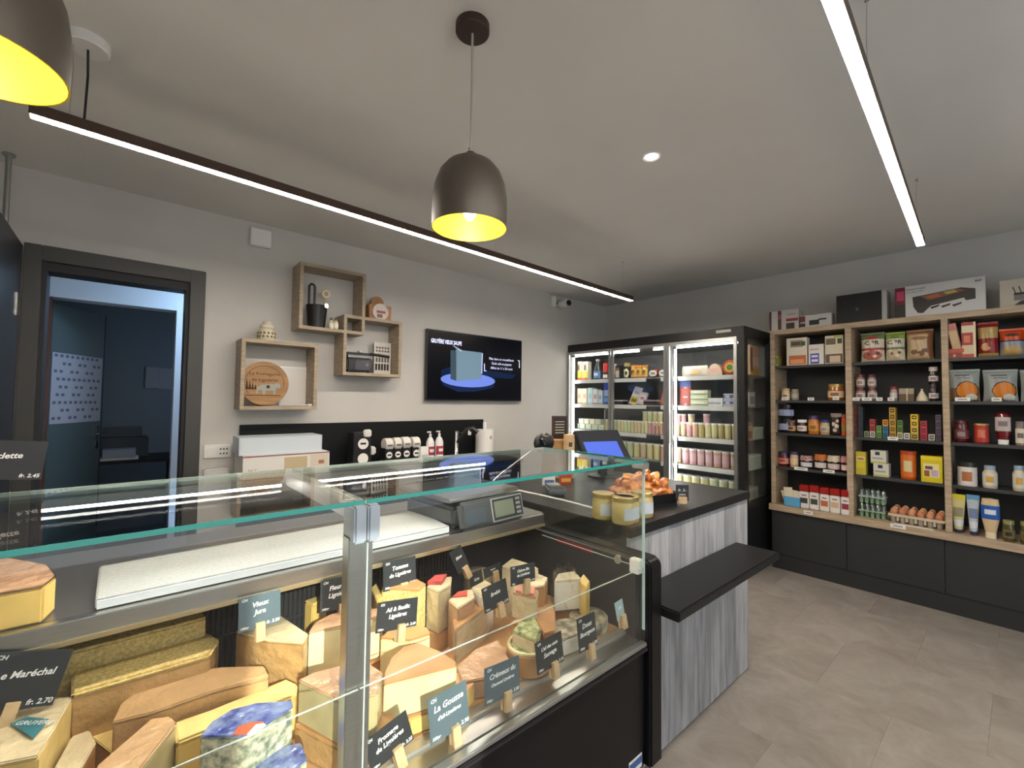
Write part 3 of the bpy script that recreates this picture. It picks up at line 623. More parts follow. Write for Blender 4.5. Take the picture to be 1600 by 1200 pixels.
sign('slate sign reading Fromage de Lignières at the front glass', (570, 1164), (637, 1112), (574, 1214), ['Fromage', 'de Lignières'], Y=YC+.04, small='fr. 2.25')
sign('blue grey slate sign reading La Gousse d\'ail Lignières at the front glass', (672, 1098), (733, 1065), (678, 1162), ["La Gousse", "d'ail-Lignières"], Y=YC+.04, small='fr. 2.90', m=slate_sheen)
sign('blue grey slate sign reading Crémeux du Chasseral Lignières at the front glass', (761, 1048), (815, 1026), (765, 1100), ['Crémeux du', 'Chasseral Lignières'], Y=YC+.04, small='fr. 2.80', m=slate_sheen)
sign("black slate sign reading L'ail des ours Sauvage at the front glass", (840, 1008), (881, 987), (845, 1052), ["L'ail des ours", 'Sauvage'], Y=YC+.04, small='fr. 3.10')
sign('black slate sign reading Doux Bourgeon at the front glass', (906, 970), (934, 957), (913, 1016), ['Doux', 'Bourgeon'], Y=YC+.04, small='fr. 3.20')
sign('black slate sign reading Brebis among the back cheeses', (755, 922), (793, 904), (760, 958), ['Brebis'], w=.10, small='fr. 3.70')
sign('black slate sign reading Chèvre Bio de Lignières in the back row', (800, 887), (838, 879), (804, 914), ['Chèvre Bio', 'de Lignières'], w=.11, small='fr. 4.10')
sign('dark slate sign turned sideways at the grille right of the beige block', (704, 866), (722, 852), (706, 905), ['Bleu'], w=.06, small=False)
sign('dark slate sign standing behind the ewe cheese sign', (756, 890), (783, 878), (757, 905), ['Tomme'], w=.085, small=False)
sign('pale slate sign seen edge on beside the ewe cheese sign', (735, 898), (755, 890), (736, 928), ['Gris'], w=.06, small=False)
sign('small white blue sign leaning on the grey round by the end panel', (963, 944), (975, 936), (968, 968), ['CH'], w=.04, m=h('9fb6bd'), small=False)
# ================================================================== ISLAND COUNTER
isl = thing('service_counter', 'grey wood panelled service counter with black top and side ledge', 'counter', (0, 0, 0))
IX0, IX1, IY0, IY1 = 1.49, 2.64, 1.0, 2.15
gw = mat('grey_washed_wood', (.40, .405, .42), .5, noise=.30, nscale=5, stretch=(7, 7, .8), bump=.06, bscale=60)
nt = gw.node_tree; oi = nt.nodes.new('ShaderNodeObjectInfo'); hs = nt.nodes.new('ShaderNodeHueSaturation'); mr = nt.nodes.new('ShaderNodeMapRange')
mr.inputs[3].default_value = .86; mr.inputs[4].default_value = 1.12; nt.links.new(oi.outputs['Random'], mr.inputs[0]); nt.links.new(mr.outputs[0], hs.inputs['Value'])
pb = nt.nodes['Principled BSDF']; src = pb.inputs['Base Color'].links[0].from_socket; nt.links.new(src, hs.inputs['Color']); nt.links.new(hs.outputs[0], pb.inputs['Base Color'])
bx('carcass', (IX0+.03, IY0+.03, .005), (IX1-.03, IY1-.03, .92), anth, isl)
x = IX0+.015; ws = [.13, .16, .11, .15, .12, .17, .13, .14, .12]; i = 0
while x < IX1-.016:
    w = min(ws[i % 9], IX1-.015-x); bx('front_plank', (x, IY0+.012, .004), (x+w-.0012, IY0+.03, .92), gw, isl, .0005); x += w; i += 1
y = IY0+.0125
while y < IY1-.03:
    w = min(ws[i % 9], IY1-.03-y); bx('side_plank', (IX1-.03, y, .004), (IX1-.012, y+w-.0012, .92), gw, isl, .0005); y += w; i += 1
bx('countertop', (IX0, IY0, .922), (IX1, IY1, .962), black, isl, .004)
bx('side_ledge', (1.486, .80, .678), (2.47, IY0+.011, .716), black, isl, .006)
# ------------------------------------------------------------------ generic goods (front faces local -Y, base at z = 0)
def band(m, r, z0, z1, a=70, mi=0, n=14, t=.0008):
    a0, a1 = rad(-90-a), rad(-90+a); return m.lathe([(r+t, z0), (r+t, z1)], n, a0=a0, a1=a1, m=mi)
def jar(name, label, cat, r, H, body, lid, lab=None, lf=(.22, .68), lh=.16, group=None, neck=.86, n=20, spot=None):
    o = thing(name, label, cat, (0,0,0), 0, group); hb = H*(1-lh)
    M().lathe([(0, 0), (r*.92, 0), (r, r*.12), (r, hb*.82), (r*neck, hb*.97), (r*neck, hb)], n).build('jar_body', body, o)
    rl = r*neck*1.06
    M().lathe([(rl, hb-.004), (rl, H-.002), (rl*.96, H), (0, H)], n).build('lid', lid, o)
    if lab:
        m = M(); band(m, r, hb*lf[0], hb*lf[1], 78)
        q = m.build('paper_label', lab, o)
        if spot: m = M(); band(m, r, hb*(lf[0]+(lf[1]-lf[0])*.25), hb*(lf[0]+(lf[1]-lf[0])*.75), 30, t=.0014); m.build('label_print', spot, q)
    return o
def carton(name, label, cat, w, d, H, body, prints=(), group=None, bev=.0015, side=None):
    o = thing(name, label, cat, (0,0,0), 0, group)
    bx('carton_body', (-w/2, -d/2, 0), (w/2, d/2, H), body, o, bev)
    if side: bx('side_panel', (-w/2-.0006, -d/2+.002, .002), (-w/2, d/2-.002, H-.002), side, o)
    for k, (u0, v0, u1, v1, mm) in enumerate(prints):
        t = .0005+.0003*k
        bx('printed_panel', (-w/2+w*u0, -d/2-t, H*v0), (-w/2+w*u1, -d/2, H*v1), mm, o)
    return o
def bag(name, label, cat, w, H, dep, mats, bands, spots=(), group=None, n=36, taper=.06, parts=True):
    """filled flexible bag; bands = [(v_top, material index)], spots = [(u, v, ru, rv, material index)]"""
    o = thing(name, label, cat, (0,0,0), 0, group)
    def pick(u, v):
        for (a, b, ru, rv, k) in reversed(spots):
            if ((u-a)/ru)**2+((v-b)/rv)**2 < 1: return k
        for vt, k in bands:
            if v <= vt: return k
        return bands[-1][1]
    def surf(sgn):
        def fn(u, v):
            e = (1-abs(2*u-1)**3)*(max(0, 1-abs(2*v-1)**4))**.6
            x = (u-.5)*w*(1-taper*math.sin(pi*v))
            wr = .004*math.sin(19*u+3*v)*math.sin(pi*v)*math.sin(pi*u)
            return (x, sgn*(dep/2*e)+wr+ .0, v*H)
        return fn
    m = M(); m.grid(surf(-1), n, n, pick); m.build('front_film', mats, o)
    m = M(); m.grid(surf(1), 8, 8); m.build('back_film', mats[0], o)
    if parts: bx('top_seal', (-w/2, -.002, H-.001), (w/2, .002, H+.012), mats[bands[-1][1]], o)
    return o
def bottle(name, label, cat, prof, body, cap=None, capprof=None, lab=None, labr=None, labz=None, group=None, print_=None, sy=1, n=20):
    o = thing(name, label, cat, (0,0,0), 0, group); S_ = Matrix.Diagonal((1, sy, 1, 1))
    M().lathe(prof, n, mt=S_).build('bottle_body', body, o)
    if cap: M().lathe(capprof, n, mt=S_).build('cap', cap, o)
    if lab:
        m = M(); m.lathe([(labr[0]+.001, labz[0]), (labr[1]+.001, labz[1])], 14, a0=rad(-165), a1=rad(-15), mt=S_); q = m.build('front_label', lab, o)
        if print_:
            zz = labz[0]+(labz[1]-labz[0])*.35, labz[0]+(labz[1]-labz[0])*.7
            rr = [labr[0]+(labr[1]-labr[0])*f_+.0018 for f_ in (.35, .7)]
            m = M(); m.lathe([(rr[0], zz[0]), (rr[1], zz[1])], 10, a0=rad(-125), a1=rad(-55), mt=S_); m.build('label_print', print_, q)
    return o
def put(o, loc, rz=0): o.location = loc; o.rotation_euler = (0, 0, rz); return o

# ================================================================== ON THE COUNTER
honey = mat('set_honey', lin('cdb676'), .3, noise=.08, nscale=20, coat=.6); goldlid = mat('gold_lid', lin('b59a5c'), .3, .6)
jz = .962
for k, (px, py, lb) in enumerate(((955, 822, 'front honey jar of the four, in the middle of the counter corner'), (937, 810, 'honey jar standing behind and left of the front one'), (981, 814, 'honey jar right of the front one, partly hidden behind it'), (1003, 806, 'rightmost honey jar, seen through the edge of the glass'))):
    q = at(px, py, 2, jz); o = jar('honey_jar', 'pale yellow '+lb, 'jar', .046, .105, honey, goldlid, h('c3cbd6'), (.2, .72), .13, 'honey jars on the service counter', .93, 28)
    put(o, (max(q.x, IX0+.05), max(q.y, IY0+.05), jz), rad(12 if k else 28))
q = at(1000, 782, 2, jz); tx, ty = 1.93, 1.235
tr = thing('pastry_tray', 'black plastic tray heaped with golden pastries on the counter', 'tray', (tx, ty, jz), rad(-12))
m = M()
for a, b in (((-.15, -.085, 0), (.15, .085, .004)),): m.box(a, b)
for sx in (-1, 1): m.add([(sx*.15, -.085, 0), (sx*.15, .085, 0), (sx*.165, .1, .05), (sx*.165, -.1, .05), (sx*.147, -.085, .004), (sx*.147, .085, .004), (sx*.161, .1, .05), (sx*.161, -.1, .05)], [(0,1,2,3),(4,5,6,7),(3,2,6,7),(0,3,7,4),(1,2,6,5)])
for sy in (-1, 1): m.add([(-.15, sy*.085, 0), (.15, sy*.085, 0), (.165, sy*.1, .05), (-.165, sy*.1, .05), (-.147, sy*.083, .004), (.147, sy*.083, .004), (.161, sy*.097, .05), (-.161, sy*.097, .05)], [(0,1,2,3),(4,5,6,7),(3,2,6,7),(0,3,7,4),(1,2,6,5)])
m.build('tray_shell', dark_pl, tr)
bx('paper_liner', (-.14, -.08, .004), (.14, .08, .03), cardw, tr, .004)
pm = [mat('pastry_%d' % i, lin(c), .3, noise=.45, nscale=22, coat=.7, bump=.4, bscale=50, col2=lin(d)) for i, (c, d) in enumerate((('d98a3a', '8a3e14'), ('e0a255', 'a8561e'), ('c46f2a', '6e2a0e')))]
rnd = random.Random(3)
def pastry(k, x, y, z):
    m = M(); s = [rnd.random()*6 for _ in range(4)]
    def fn(u, v):
        a, b = 2*pi*u, pi*(v-.5); r = .035*(1+.17*math.sin(3*a+s[0])*math.cos(b)+.09*math.sin(5*a+s[1]+2*b)+.06*math.sin(7*b+s[2]))
        return (r*math.cos(a)*math.cos(b), r*.85*math.sin(a)*math.cos(b), r*.62*math.sin(b))
    m.grid(fn, 22, 12); o = m.build('golden_pastry', pm[k % 3]); o.location = (x, y, z); o.rotation_euler = (rnd.random(), rnd.random(), rnd.random()*6)
    return tag(o, 'glazed golden pastry heaped in the black tray on the counter', 'pastry', 'golden pastries in the tray')
k = 0
for layer, (nx, ny, zz) in enumerate(((5, 3, .055), (4, 3, .088), (3, 2, .115))):
    for i in range(nx):
        for j in range(ny):
            u = (i-(nx-1)/2)*.058+rnd.uniform(-.006, .006); v = (j-(ny-1)/2)*.052+rnd.uniform(-.006, .006); c, s_ = math.cos(rad(-12)), math.sin(rad(-12))
            pastry(k, tx+u*c-v*s_, ty+u*s_+v*c, jz+zz); k += 1
q = at(1066, 788, 2, jz)
o = thing('price_sign', 'small black price sign in a wooden clip right of the pastry tray', 'sign', (q.x, q.y, jz+.005), rad(-48))
bx('slate_board', (-.03, -.0012, .012), (.03, .0012, .088), slate, o); bx('wooden_clip', (-.02, -.012, 0), (.02, .012, .032), clipwood, o, .002)
text('fr. 3.-', .018, o, (0, -.0016, .062), chalk, shear=.2); text('pièce', .014, o, (0, -.0016, .042), chalk, shear=.2)
# till, boxes, scanner, terminal
a, b = at(867, 700, 1, 1.95), at(896, 700, 1, 1.95)
tb = thing('wooden_till_box', 'tall pale wooden box beside the till screen', 'box', ((a.x+b.x)/2, 1.99, jz))
woodb = mat('warm_wood', (.50, .30, .13), .5, noise=.25, nscale=10, stretch=(1, 1, 6)); wdt = (b.x-a.x)
bx('box_body', (-wdt/2, -.05, 0), (wdt/2, .08, at(880, 690, 1, 1.95).z-jz), woodb, tb, .003); bx('box_lid', (-wdt/2-.003, -.053, at(880, 690, 1, 1.95).z-jz), (wdt/2+.003, .083, at(880, 690, 1, 1.95).z-jz+.012), woodb, tb, .002)
ztb = at(880, 690, 1, 1.95).z+.012
a, b = at(881, 679, 1, 1.90), at(897, 707, 1, 1.90)
o = thing('card_holder', 'small pale wooden block with a dark emblem in front of the wooden box', 'holder', ((a.x+b.x)/2, 1.90, jz), rad(-20))
bx('wood_block', (-.03, -.02, 0), (.03, .02, a.z-jz), mat('light_wood', (.60, .42, .22), .5, noise=.2, nscale=12), o, .003); bx('emblem_print', (-.012, -.0208, (a.z-jz)*.72), (.012, -.02, (a.z-jz)*.82), h('4a3420'), o)
q = at(875, 688, 1, 2.0)
o = thing('menu_frame', 'dark red framed menu card standing on the wooden till box', 'frame', (q.x, 2.0, ztb), rad(-25))
hgt = max(.08, at(873, 650, 1, 2.0).z-ztb)
bx('frame', (-.055, 0, 0), (.055, .012, hgt), h('4a1e14'), o, .002); bx('menu_sheet', (-.045, -.001, .01), (.045, 0, hgt-.01), h('14100e'), o)
for i in range(5): bx('printed_line', (-.035, -.0016, hgt*(.25+.12*i)), (.03, -.001, hgt*(.25+.12*i)+.006), h('b8a890'), o)
o = thing('till_screen', 'black till touchscreen showing a blue window at the counter end', 'screen', (2.36, 1.80, jz), rad(-18))
M().lathe([(0, 0), (.09, 0), (.09, .012), (.03, .02), (.025, .12), (0, .12)], 24).build('stand', dark_pl, o)
hd = bx('screen_housing', (-.175, 0, -.13), (.175, .03, .13), dark_pl, o, .006); hd.location = (0, -.01, .20); hd.rotation_euler = (rad(-40), 0, 0)
bx('display', (-.16, -.0008, -.115), (.16, 0, .115), mat('till_dark', (.015, .016, .02), .3, emit=.4), hd); bx('blue_window', (-.14, -.0014, -.10), (.12, -.0008, .035), mat('till_blue', (.035, .065, .30), .3, emit=.9), hd)
o = thing('barcode_scanner', 'black rounded barcode scanner head on a thin steel neck', 'scanner', (0, 0, ZW))
q = at(850, 692, 1, 1.78); o.location = (1.38, 1.82, ZW)
hx, hy, hz = q.x-1.38, q.y-1.82, q.z-ZW
m = M(); m.lathe([(0, 0), (.045, 0), (.045, .008), (0, .012)], 20); m.build('foot', dark_pl, o)
M().tube([(0, 0, .01), (hx*.3, hy*.3, hz*.4), (hx*.8, hy*.8, hz*.85), (hx, hy, hz)], .005).build('neck', steel, o)
m = M()
def sc(u, v):
    a_, b_ = 2*pi*u, pi*(v-.5); r = .052*(1+.12*math.cos(2*a_))
    return (hx+r*1.05*math.cos(a_)*math.cos(b_)+.012*math.cos(a_), hy+r*.8*math.sin(a_)*math.cos(b_), hz+r*.95*math.sin(b_))
m.grid(sc, 20, 12); m.build('head', mat('scanner_black', (.012, .012, .013), .45), o); 
M().lathe([(0, 0), (.03, 0), (.026, .012), (0, .012)], 18, mt=Matrix.Translation((hx-.045, hy-.03, hz)) @ Matrix.Rotation(rad(-90), 4, 'Y') ).build('scan_window', h('0c1018', .15), o)
q = at(915, 748, 2, jz)
o = thing('payment_terminal', 'grey card payment terminal on the counter behind the glass', 'terminal', (1.72, 1.62, jz), rad(-35))
bx('terminal_body', (-.045, -.09, .012), (.045, .09, .045), h('5c666c'), o, .01); bx('terminal_foot', (-.035, -.07, 0), (.035, .07, .012), dark_pl, o); bx('terminal_screen', (-.034, .01, .045), (.034, .075, .0465), h('9aa6ac', .2), o); bx('keypad', (-.034, -.075, .045), (.034, -.005, .0465), h('22262a'), o)
for k, (lb, c1, c2, x, y) in enumerate((('small red and yellow sweet packet beside the till', 'c8342a', 'e8c23a', 1.98, 1.78), ('small blue and white sweet packet by the payment terminal', 'e6e8ec', '4a5a9a', 1.86, 1.80))):
    put(carton('sweet_packet', lb, 'packet', .07, .03, .06, h(c1), [(.1, .25, .9, .6, h(c2))], None), (x, y, jz), rad(-30))
M().tube([(1.50, 1.80, ZW+.006), (1.47, 1.62, ZW+.05), (1.55, 1.40, jz+.03), (1.62, 1.25, jz+.005), (1.56, 1.10, jz+.006)], .004).build('white_cable', white_pl)
tag(bpy.data.objects['white_cable'], 'thin white cable looping over the counter corner behind the glass', 'cable')
# ================================================================== BACK COUNTER
CY0, CZ = 2.97, .93
bc = thing('back_counter', 'black back counter with dark cupboard doors and an upstand on the wall', 'counter', (0, 0, 0))
bx('carcass', (.61, CY0+.03, .1), (2.73, YW-.002, .89), blackmat, bc); bx('plinth', (.63, CY0+.08, 0), (2.71, YW-.01, .1), blackmat, bc)
bx('worktop', (.60, CY0, .89), (2.74, YW-.002, CZ), black, bc, .003); bx('upstand', (.612, YW-.022, CZ), (2.724, YW-.002, 1.259), mat('upstand_black', (.008, .009, .011), .55, spec=.2), bc, .001)
for i in range(4):
    d = bx('cupboard_door', (.612+i*.53, CY0+.008, .11), (.612+i*.53+.526, CY0+.03, .88), anth, bc, .001); bx('handle', (.612+i*.53+.2, CY0-.008, .82), (.612+i*.53+.33, CY0+.008, .832), alu, d)
def onback(px0, px1, pt, y, z=CZ):
    a, b = at(px0, pt, 1, y), at(px1, pt, 1, y); return (a.x+b.x)/2, b.x-a.x, (a.z+b.z)/2-z
cx, w, hb = onback(380, 515, 709, 3.22)
o = carton('shipping_box', 'wide white carton at the left end of the back counter, lower of two', 'box', w, .28, hb, h('d6d4d0', .6), [(.0, .93, 1, 1, h('8a7078')), (.03, .93, .08, 1.0, h('b04a4a')), (.45, .15, .72, .85, h('b8a888')), (.76, .2, .98, .9, h('cfc2b2')), (.86, .45, .93, .62, h('9a6a50'))]); put(o, (cx, 3.36, CZ)); zz = CZ+hb
text('FKT', .03, o, (-w*.40, -.143, hb*.35), h('8a8f94'))
cx, w, hb2 = onback(375, 505, 682, 3.24, zz)
o = carton('shipping_box', 'pale blue grey carton lying on the wide white carton', 'box', w, .22, hb2, h('b9c3cc', .5), [(.02, .04, .985, .93, h('c2ccd6', .4))]); put(o, (cx, 3.37, zz))
rollw = h('dcdad4', .6)
def roll(label, px0, px1, pt, kind, y=3.36):
    cx, w, hh = onback(px0, px1, pt, y); o = thing('label_roll_box', label, 'dispenser', (cx, y, CZ), 0, 'label roll dispensers on the back counter')
    bx('black_box', (-w/2, -.05, 0), (w/2, .05, hh*.62), dark_pl, o, .002)
    m = M(); m.lathe([(0, -w*.42), (hh*.24, -w*.42), (hh*.25, -w*.36), (hh*.25, w*.36), (hh*.24, w*.42), (0, w*.42)], 20, mt=Matrix.Translation((0, -.01, hh*.74)) @ Matrix.Rotation(rad(90), 4, 'Y')); m.build('paper_roll', rollw, o)
    M().lathe([(0, -.001), (w*.36, -.001), (w*.36, 0), (0, 0)], 20, mt=Matrix.Translation((0, -.0505, hh*.36)) @ Matrix.Rotation(rad(90), 4, 'X')).build('white_disc', whitec, o)
    bx('disc_print', (-w*.22, -.0525, hh*.33), (w*.22, -.0515, hh*.39), dark_pl, o); bx('roll_print', (-w*.3, -.012-hh*.252, hh*.70), (w*.3, -.008-hh*.24, hh*.76), h('6a6a68'), o)
for k, (x0, x1, pt) in enumerate(((598, 611, 684), (612, 624, 683), (625, 638, 682), (640, 653, 682))):
    roll('black label dispenser with white roll, %s of four on the back counter' % ('first from left', 'second from left', 'third from left', 'fourth from left')[k], x0, x1, pt, 0)
cx, w, hh = onback(553, 574, 671, 3.36)
o = thing('label_printer', 'tall black label printer with white discs and rolls, left of the dispensers', 'printer', (cx, 3.38, CZ)); w *= 1.3
bx('tower', (-w/2, -.06, 0), (w/2, .06, hh*.92), dark_pl, o, .004); bx('upper_roll', (w*.05, -.075, hh*.80), (w*.48, -.04, hh), rollw, o, .008)
for v in (.62, .22): M().lathe([(0, -.001), (w*.3, -.001), (w*.3, 0), (0, 0)], 20, mt=Matrix.Translation((w*.05, -.0605, hh*v)) @ Matrix.Rotation(rad(90), 4, 'X')).build('white_disc', whitec, o)
bx('disc_print', (-w*.12, -.0625, hh*.60), (w*.2, -.0615, hh*.65), dark_pl, o); bx('side_roll', (w*.5, -.05, hh*.30), (w*.85, .02, hh*.52), rollw, o, .01); bx('side_arm', (w*.5, -.03, 0), (w*.62, .03, hh*.32), dark_pl, o)
cx, w, hh = onback(655, 667, 698, 3.30); put(carton('label_box', 'small white box beside the pump bottles', 'box', w, .06, hh, whitec, [(.1, .3, .9, .5, h('b8bcc0'))]), (cx, 3.30, CZ))
for k, (x0, x1, pt) in enumerate(((667, 678, 674), (681, 692, 673))):
    cx, w, hh = onback(x0, x1, pt, 3.36); r = w/2
    o = bottle('pump_bottle', 'white pump bottle with red label, the %s of the pair' % ('left one', 'right one')[k], 'bottle', [(0, 0), (r, 0), (r, hh*.62), (r*.6, hh*.76), (r*.28, hh*.8), (r*.28, hh*.84)], white_pl, white_pl, [(r*.3, hh*.84), (r*.34, hh*.90), (r*.12, hh*.91), (r*.12, hh*.97), (0, hh*.97)], h('a8324a'), (r, r), (hh*.18, hh*.48), 'pump bottles by the tap', whitec)
    bx('pump_nozzle', (-r*.9, -.006, hh*.955), (r*.2, .006, hh), white_pl, o, .002); put(o, (cx, 3.36, CZ))
cx, w, hh = onback(716, 722, 674, 3.34)
o = thing('tap', 'chrome kitchen tap with black spout on the back counter', 'tap', (cx, 3.40, CZ))
M().lathe([(0, 0), (.03, 0), (.028, .01), (.02, .02), (.02, hh), (0, hh)], 20).build('column', chrome, o)
M().tube([(0, 0, hh*.55), (.03, -.04, hh*.75), (.06, -.08, hh*1.02), (.10, -.12, hh*1.1), (.13, -.15, hh*.95)], [.018, .022, .026, .024, .02], 12).build('spout', dark_pl, o); bx('label_band', (.055, -.115, hh*.86), (.085, -.10, hh*1.06), whitec, o, .002)
bx('lever', (.015, -.01, hh*.92), (.06, .01, hh*.95), chrome, o, .003)
cx, w, hh = onback(748, 770, 670, 3.38)
o = thing('paper_towel_roll', 'tall white paper towel roll at the right end of the back counter', 'roll', (cx, 3.40, CZ)); r = w/2
M().lathe([(.02, 0), (r, 0), (r, hh*.97), (.02, hh*.97), (.02, 0)], 28).build('paper', whitec, o); M().lathe([(0, 0), (.016, 0), (.016, hh+.06), (.0, hh+.065)], 12).build('holder_rod', white_pl, o)
m = M(); m.box((-.001, -r-.002, hh*.62), (.02, -r+.004, hh*.74)).build('paper_tab', h('9a9a98'), o)
# ================================================================== TELEVISION
tv = thing('television', 'wide black wall television showing a blue lit cheese on a round board', 'television', (0, 0, 0))
bx('housing', (2.046, YW-.055, 1.443), (3.205, YW-.02, 2.093), dark_pl, tv, .004); bx('wall_mount', (2.4, YW-.02, 1.6), (2.85, YW-.001, 1.95), blackmat, tv)
def em(n, c, e): return mat('screen_'+n, lin(c), .3, emit=e*.62, spec=.1)
YS = YW-.0555
bx('screen', (2.055, YS-.0004, 1.455), (3.196, YS+.0004, 2.083), mat('screen_black', (.0012, .0014, .003), .3, emit=.5, spec=.15), tv)
def flat(name, pts, k, mm): 
    y = YS-.0005-.0003*k; P = [at(px, py, 1, y) for px, py in pts]; n = len(P)
    return M().add([(p.x, y, p.z) for p in P]+[(p.x, y+.0002, p.z) for p in P], [tuple(range(n)), tuple(reversed(range(n, 2*n)))]+[(i, (i+1) % n, n+(i+1) % n, n+i) for i in range(n)]).build(name, mm, tv)
flat('screen_glow', [(689, 579), (700, 574), (760, 578), (806, 586), (800, 592), (772, 590), (770, 600), (690, 600)], 0, em('deep', '0a1834', .8))
flat('board_side', [(690, 590), (773, 596), (771, 606), (740, 612), (715, 612), (692, 602)], 1, em('side', '101c3c', .8))
flat('round_board', [(731+42.5*math.cos(t), 594+11*math.sin(t)+4*math.cos(t)*.5) for t in [2*pi*i/28 for i in range(28)]], 2, em('board', '5a70bc', .8))
flat('cheese_shade', [(704, 547), (713, 548), (713, 595), (704, 592)], 3, em('shade', '31404a', .8)); flat('cheese_face', [(712, 546), (753, 551), (752, 592), (712, 596)], 3, em('face', '5a7080', .85))
flat('cheese_rim', [(753, 552), (754.5, 552), (753.5, 584), (752, 584)], 4, em('rim', '9aa2c8', .8)); flat('knife', [(707, 540), (709, 540), (723, 548), (720, 549.5)], 4, em('knife', '8a92a8', .8))
wtx = em('text', 'c8ccf0', 1.0)
def tvt(s, px, py, size, sx=1, al='LEFT', bold=0): 
    p = at(px, py, 1, YS-.002); text(s, size, tv, (p.x, YS-.002, p.z), wtx, align=al, sx=sx, bold=bold)
tvt('GRUYÈRE VIEUX SAUPE', 673.5, 532, .052, .62, bold=.0015)
tvt('Pâte dure et croustillante', 784, 562, .034, .95, 'CENTER'); tvt('Goût salé et piquant', 784, 569, .034, .95, 'CENTER'); tvt('Affiné de 11 à 24 mois', 784, 576, .034, .95, 'CENTER')
flat('bracket_mark', [(756.5, 568), (757.5, 568), (757.5, 579), (760, 579), (760, 580), (756.5, 580)], 4, wtx); flat('bracket_mark', [(809, 563), (812, 563.5), (812, 575), (811, 575), (811, 564.3), (809, 564)], 4, wtx)
# ================================================================== NICHE SHELVES
def niche(label, x0, x1, z0, z1, y0, extra=None):
    o = thing('box_shelf', label, 'shelf', (x0, YW-.001, z0)); t = .024; w, hh = x1-x0, z1-z0; d = -(YW-.001-y0)
    bx('bottom_board', (t, d, 0), (w-t, 0, t), oakx, o, .001); bx('top_board', (t, d, hh-t), (w-t, 0, hh), oakx, o, .001)
    bx('side_board', (0, d, 0), (t, 0, hh), oak, o, .001); bx('side_board', (w-t, d, 0), (w, 0, hh), oak, o, .001); return o
NY = 3.37
niche('lowest oak box shelf with the round wooden plaque', .575, 1.06, 1.368, 1.842, NY)
niche('highest oak box shelf with the black bucket', .922, 1.405, 1.947, 2.428, NY)
niche('right hand oak box shelf interlocking the highest one', 1.243, 1.722, 1.629, 2.092, NY+.0015)
zA, zB, zC = 1.393, 1.972, 1.654
q = at(411, 602, 1, 3.47); r = .153
pl = thing('wooden_plaque', 'round wooden plaque with engraved cow leaning in the lowest box shelf', 'plaque', (q.x+.006, 3.455, zA+r+.003))
pl.rotation_euler = (rad(-6), 0, 0)
plk = mat('plaque_wood', (.34, .18, .065), .5, noise=.22, nscale=7, stretch=(.6, 1, 9)); eng = h('3a1c0a', .7)
RX = Matrix.Rotation(rad(90), 4, 'X')
M().lathe([(0, -.009), (r, -.009), (r, .009), (0, .009)], 48, mt=RX, smooth=False).build('disc', plk, pl, .002)
M().lathe([(r*.80, .009), (r*.80, .0105), (r*.785, .0105), (r*.785, .009)], 40, mt=RX, a0=rad(-10), a1=rad(215)).build('engraved_ring', eng, pl)
text('La fromagerie', .034, pl, (0, -.0105, .065), eng); text('de Lignières', .034, pl, (0, -.0105, .022), eng)
m = M()
for i in range(5): m.add([(-.118+i*.017, -.0105, -.045), (-.100+i*.017, -.0105, -.045), (-.109+i*.017, -.0105, .035-i*.014)], [(0, 1, 2)])
m.build('engraved_firs', eng, pl)
cow = [(-.02, -.01), (.05, -.005), (.075, .005), (.095, -.012), (.09, -.032), (.07, -.03), (.062, -.045), (.06, -.078), (.05, -.078), (.048, -.05), (.0, -.05), (-.005, -.08), (-.017, -.08), (-.02, -.05), (-.045, -.045), (-.05, -.075), (-.058, -.075), (-.056, -.03)]
m = M(); m.add([(x+.005, -.0108, z) for x, z in cow], [tuple(range(len(cow)))]); m.build('cow_cutout', h('8f9690'), pl)
m = M(); m.add([(.02+.012*math.cos(t), -.0112, -.025+.012*math.sin(t)) for t in [2*pi*i/10 for i in range(10)]], [tuple(range(10))]); m.box((-.118, -.0115, -.088), (.1, -.0105, -.083)); m.build('engraved_ground', eng, pl)
q = at(478, 634, 1, 3.40)
o = thing('light_cable', 'short white cable end lying in the lowest box shelf', 'cable', (q.x, 3.41, zA+.0)); M().tube([(-.10, .05, .005), (-.03, .03, .006), (.02, 0, .008)], .004).build('wire', white_pl, o); bx('connector', (.015, -.012, 0), (.06, .008, .016), white_pl, o, .003)
q0, q1 = at(456, 573, 1, 3.555), at(494, 634, 1, 3.555)
o = thing('white_tile', 'white square tile leaning behind the plaque in the lowest box shelf', 'panel', ((q0.x+q1.x)/2-.03, 3.555, zA)); w = q1.x-q0.x
bx('sheet', (-w/2-.05, 0, 0), (w/2-.006, .006, q0.z-zA), mat('white_panel_m', (.74, .73, .72), .6), o, .001); bx('sheet_edge', (-w/2-.05, -.001, q0.z-zA-.012), (w/2-.006, 0, q0.z-zA), whitec, o)
q = at(417, 515, 1, 3.45)
o = thing('ceramic_jar', 'small white patterned ceramic jar standing on the lowest box shelf', 'jar', (q.x, 3.45, 1.843))
M().lathe([(0, 0), (.048, 0), (.056, .02), (.055, .06), (.045, .082), (.034, .088)], 28).build('jar_body', h('cfc6ae', .3), o); M().lathe([(.036, .087), (.043, .093), (.043, .106), (.034, .114), (.024, .117), (.026, .132), (.02, .138), (0, .139)], 24).build('lid', h('d6cebc', .3), o)
m = M()
for i in range(14):
    t = 2*pi*i/14
    for zz, rr in ((.028, .0565), (.052, .0562)): m.box((-.007, -.0012, -.006), (.007, 0, .006), mt=Matrix.Translation((rr*math.cos(t+zz*4), rr*math.sin(t+zz*4), zz)) @ Matrix.Rotation(t+zz*4+pi/2, 4, 'Z') @ Matrix.Rotation(rad(45), 4, 'Y'))
m.build('painted_pattern', h('6a5a30'), o)
q = at(495, 510, 1, 3.45)
